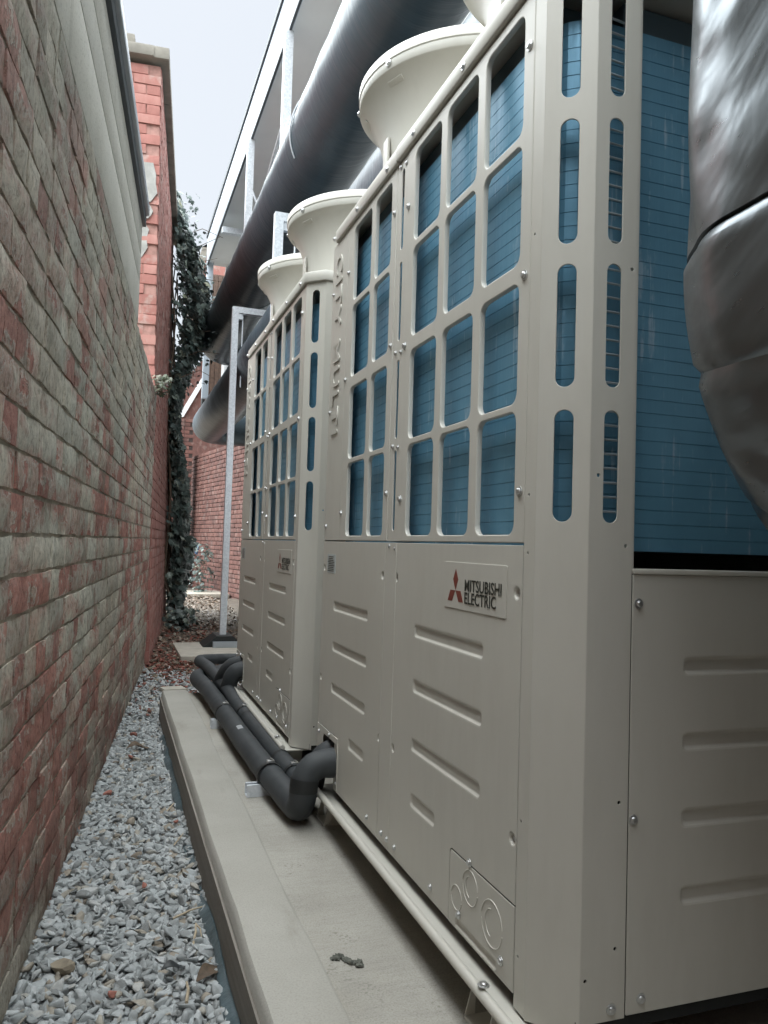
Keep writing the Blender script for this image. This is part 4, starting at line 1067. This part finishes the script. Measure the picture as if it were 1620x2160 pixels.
me = bpy.data.meshes.new("blue_rag"); bm_.to_mesh(me); bm_.free(); o = link("blue_plastic", me, BLUE, None, (1.60, 15.9, -.18)); autosmooth(me, 50); tag(o, "crumpled blue plastic caught on the shrub by the far wall", "plastic litter")
def chunk(name, loc, s, mat, label, cat, group=None):
    bm = bmesh.new(); bmesh.ops.create_icosphere(bm, subdivisions=2, radius=1)
    for _ in range(8):
        nrm = Vector(rng.normal(size=3)).normalized(); lim = rng.uniform(.4, .7)
        for v in bm.verts:
            q = v.co.dot(nrm)
            if q > lim: v.co -= nrm * (q - lim)
    for v in bm.verts: v.co = Vector((v.co.x * s[0], v.co.y * s[1], v.co.z * s[2]))
    me = bpy.data.meshes.new(name); bm.to_mesh(me); bm.free()
    return tag(link(name, me, mat, None, loc, (rng.uniform(-.2, .2), rng.uniform(-.2, .2), rng.uniform(0, 3))), label, cat, group)
chunk("tan_stone", (-.068, 2.02, -1.022), (.034, .03, .024), TANSTONE, "largest tan stone in the gravel near the wall at the front", "stone")
gch = "red brick chips in the gravel"
chunk("brick_chip", (.033, 3.32, -1.018), (.025, .017, .014), CHIP, "elongated red brick chip near the wall halfway along the gravel", "brick chip", gch)
chunk("brick_chip", (.134, 2.434, -1.02), (.014, .010, .010), CHIP, "small red brick chip alone in the middle of the front gravel", "brick chip", gch)
chunk("brick_chip", (.128, 3.85, -1.018), (.022, .018, .014), CHIP, "red brick chip in mid gravel opposite the nearer pipe clamp", "brick chip", gch)
chunk("brick_chip", (.150, 4.28, -1.018), (.024, .018, .014), CHIP, "red brick chip in mid gravel near the far end of the plinth", "brick chip", gch)
chunk("brick_chip", (.262, 2.93, -1.015), (.012, .009, .008), CHIP, "tiny red brick chip against the plastic sheet by the plinth", "brick chip", gch)
chunk("brick_chip", (.046, 1.88, -1.02), (.013, .010, .010), CHIP, "pale pink brick chip nearest the bottom of the picture", "brick chip", gch)
def leaf(name, loc, L, W, mat, rot, label):
    m = MB(); n = 9; vs = []
    for i in range(n):
        t = i / (n - 1); wv = W * math.sin(math.pi * min(1, t * .96 + .02)) ** .8
        z = L * (.12 * math.sin(5 * t) + .1 * t * t)
        vs += [(L * (t - .5), -wv, z + .35 * wv), (L * (t - .5), 0, z), (L * (t - .5), wv, z + .45 * wv * (1 + .5 * math.sin(6 * t)))]
    fs = [(i * 3 + j, i * 3 + j + 1, i * 3 + j + 4, i * 3 + j + 3) for i in range(n - 1) for j in (0, 1)]
    vs2 = [(a, b, c - .0012) for a, b, c in vs]
    m.add(vs, fs); m.add(vs2, [tuple(reversed(f)) for f in fs])
    o = m.obj(name, mat, smooth=60, loc=loc, rot=rot); return tag(o, label, "leaf")
leaf("fallen_leaf", (.262, 1.905, -1.020), .075, .018, DRYLEAF, (.3, -.1, .55), "curled brown leaf on the gravel against the plinth")
leaf("fallen_leaf", (.183, 1.955, -1.022), .06, .012, DARKLEAF, (.1, .1, .25), "dark narrow leaf lying in the middle of the front gravel")
leaf("fallen_leaf", (.165, 4.0, -1.018), .11, .025, DRYLEAF, (.1, .05, .2), "brown leaf on the gravel beyond the brick chips")
leaf("fallen_leaf", (.243, 3.45, -1.015), .05, .014, DRYLEAF, (.2, .1, 1.2), "small brown leaf upright beside the plastic sheet")
def twig(a, b, r, label, mat=STRAW):
    a, b = Vector(a), Vector(b); m = MB(); k = (a + b) / 2 + Vector((.004, .003, .004)); m.tube([a, k, b], [r, r * .9, r * .6], 6); tag(m.obj("twig", mat, smooth=60), label, "twig", "dry stalks on the gravel")
twig((.20, 2.205, -1.022), (.288, 2.235, -1.012), .0035, "pale straight stalk touching the plinth above the V shaped stalks")
twig((.238, 2.05, -1.022), (.250, 2.115, -1.0), .0035, "thick pale stalk of the V shaped pair in the front gravel")
twig((.250, 2.115, -1.0), (.262, 2.07, -1.02), .0025, "thin pale stalk of the V shaped pair in the front gravel")
twig((.235, 3.05, -1.02), (.27, 3.12, -1.01), .003, "short dry stalk by the slab edge halfway along the gravel")
twig((.24, 2.72, -1.02), (.275, 2.78, -1.005), .0025, "curved dry stalk beside the plastic sheet")
twig((.20, 1.80, -1.02), (.205, 1.86, -1.008), .004, "broken pale stalk at the very front of the gravel")
# dried twist of lichen on the pad
cl = empty("dried_moss", (.510, 1.612, SZ), "small grey green clump of dried moss lying on the pad", "moss")
MOSS = simple("dried_moss", (.13, .135, .115), .95, nscale=150, var=.3, bump=.8, bscale=300, bdist=.003)
bm_ = bmesh.new()
for i in range(26):
    t = rng.random(); rad = rng.uniform(.0035, .008)
    bmesh.ops.create_icosphere(bm_, subdivisions=1, radius=rad, matrix=Matrix.Translation((-.022 + .045 * t + rng.normal() * .004, .030 - .05 * t + rng.normal() * .004, rad * .55)) @ Matrix.Rotation(rng.uniform(0, 3), 4, 'Z') @ Matrix.Diagonal((1.6, .8, .7, 1)))
for v in bm_.verts: v.co += Vector(rng.normal(size=3)) * .0009
me = bpy.data.meshes.new("clump"); bm_.to_mesh(me); bm_.free(); o = link("clump", me, MOSS, cl); o['kind'] = 'stuff'
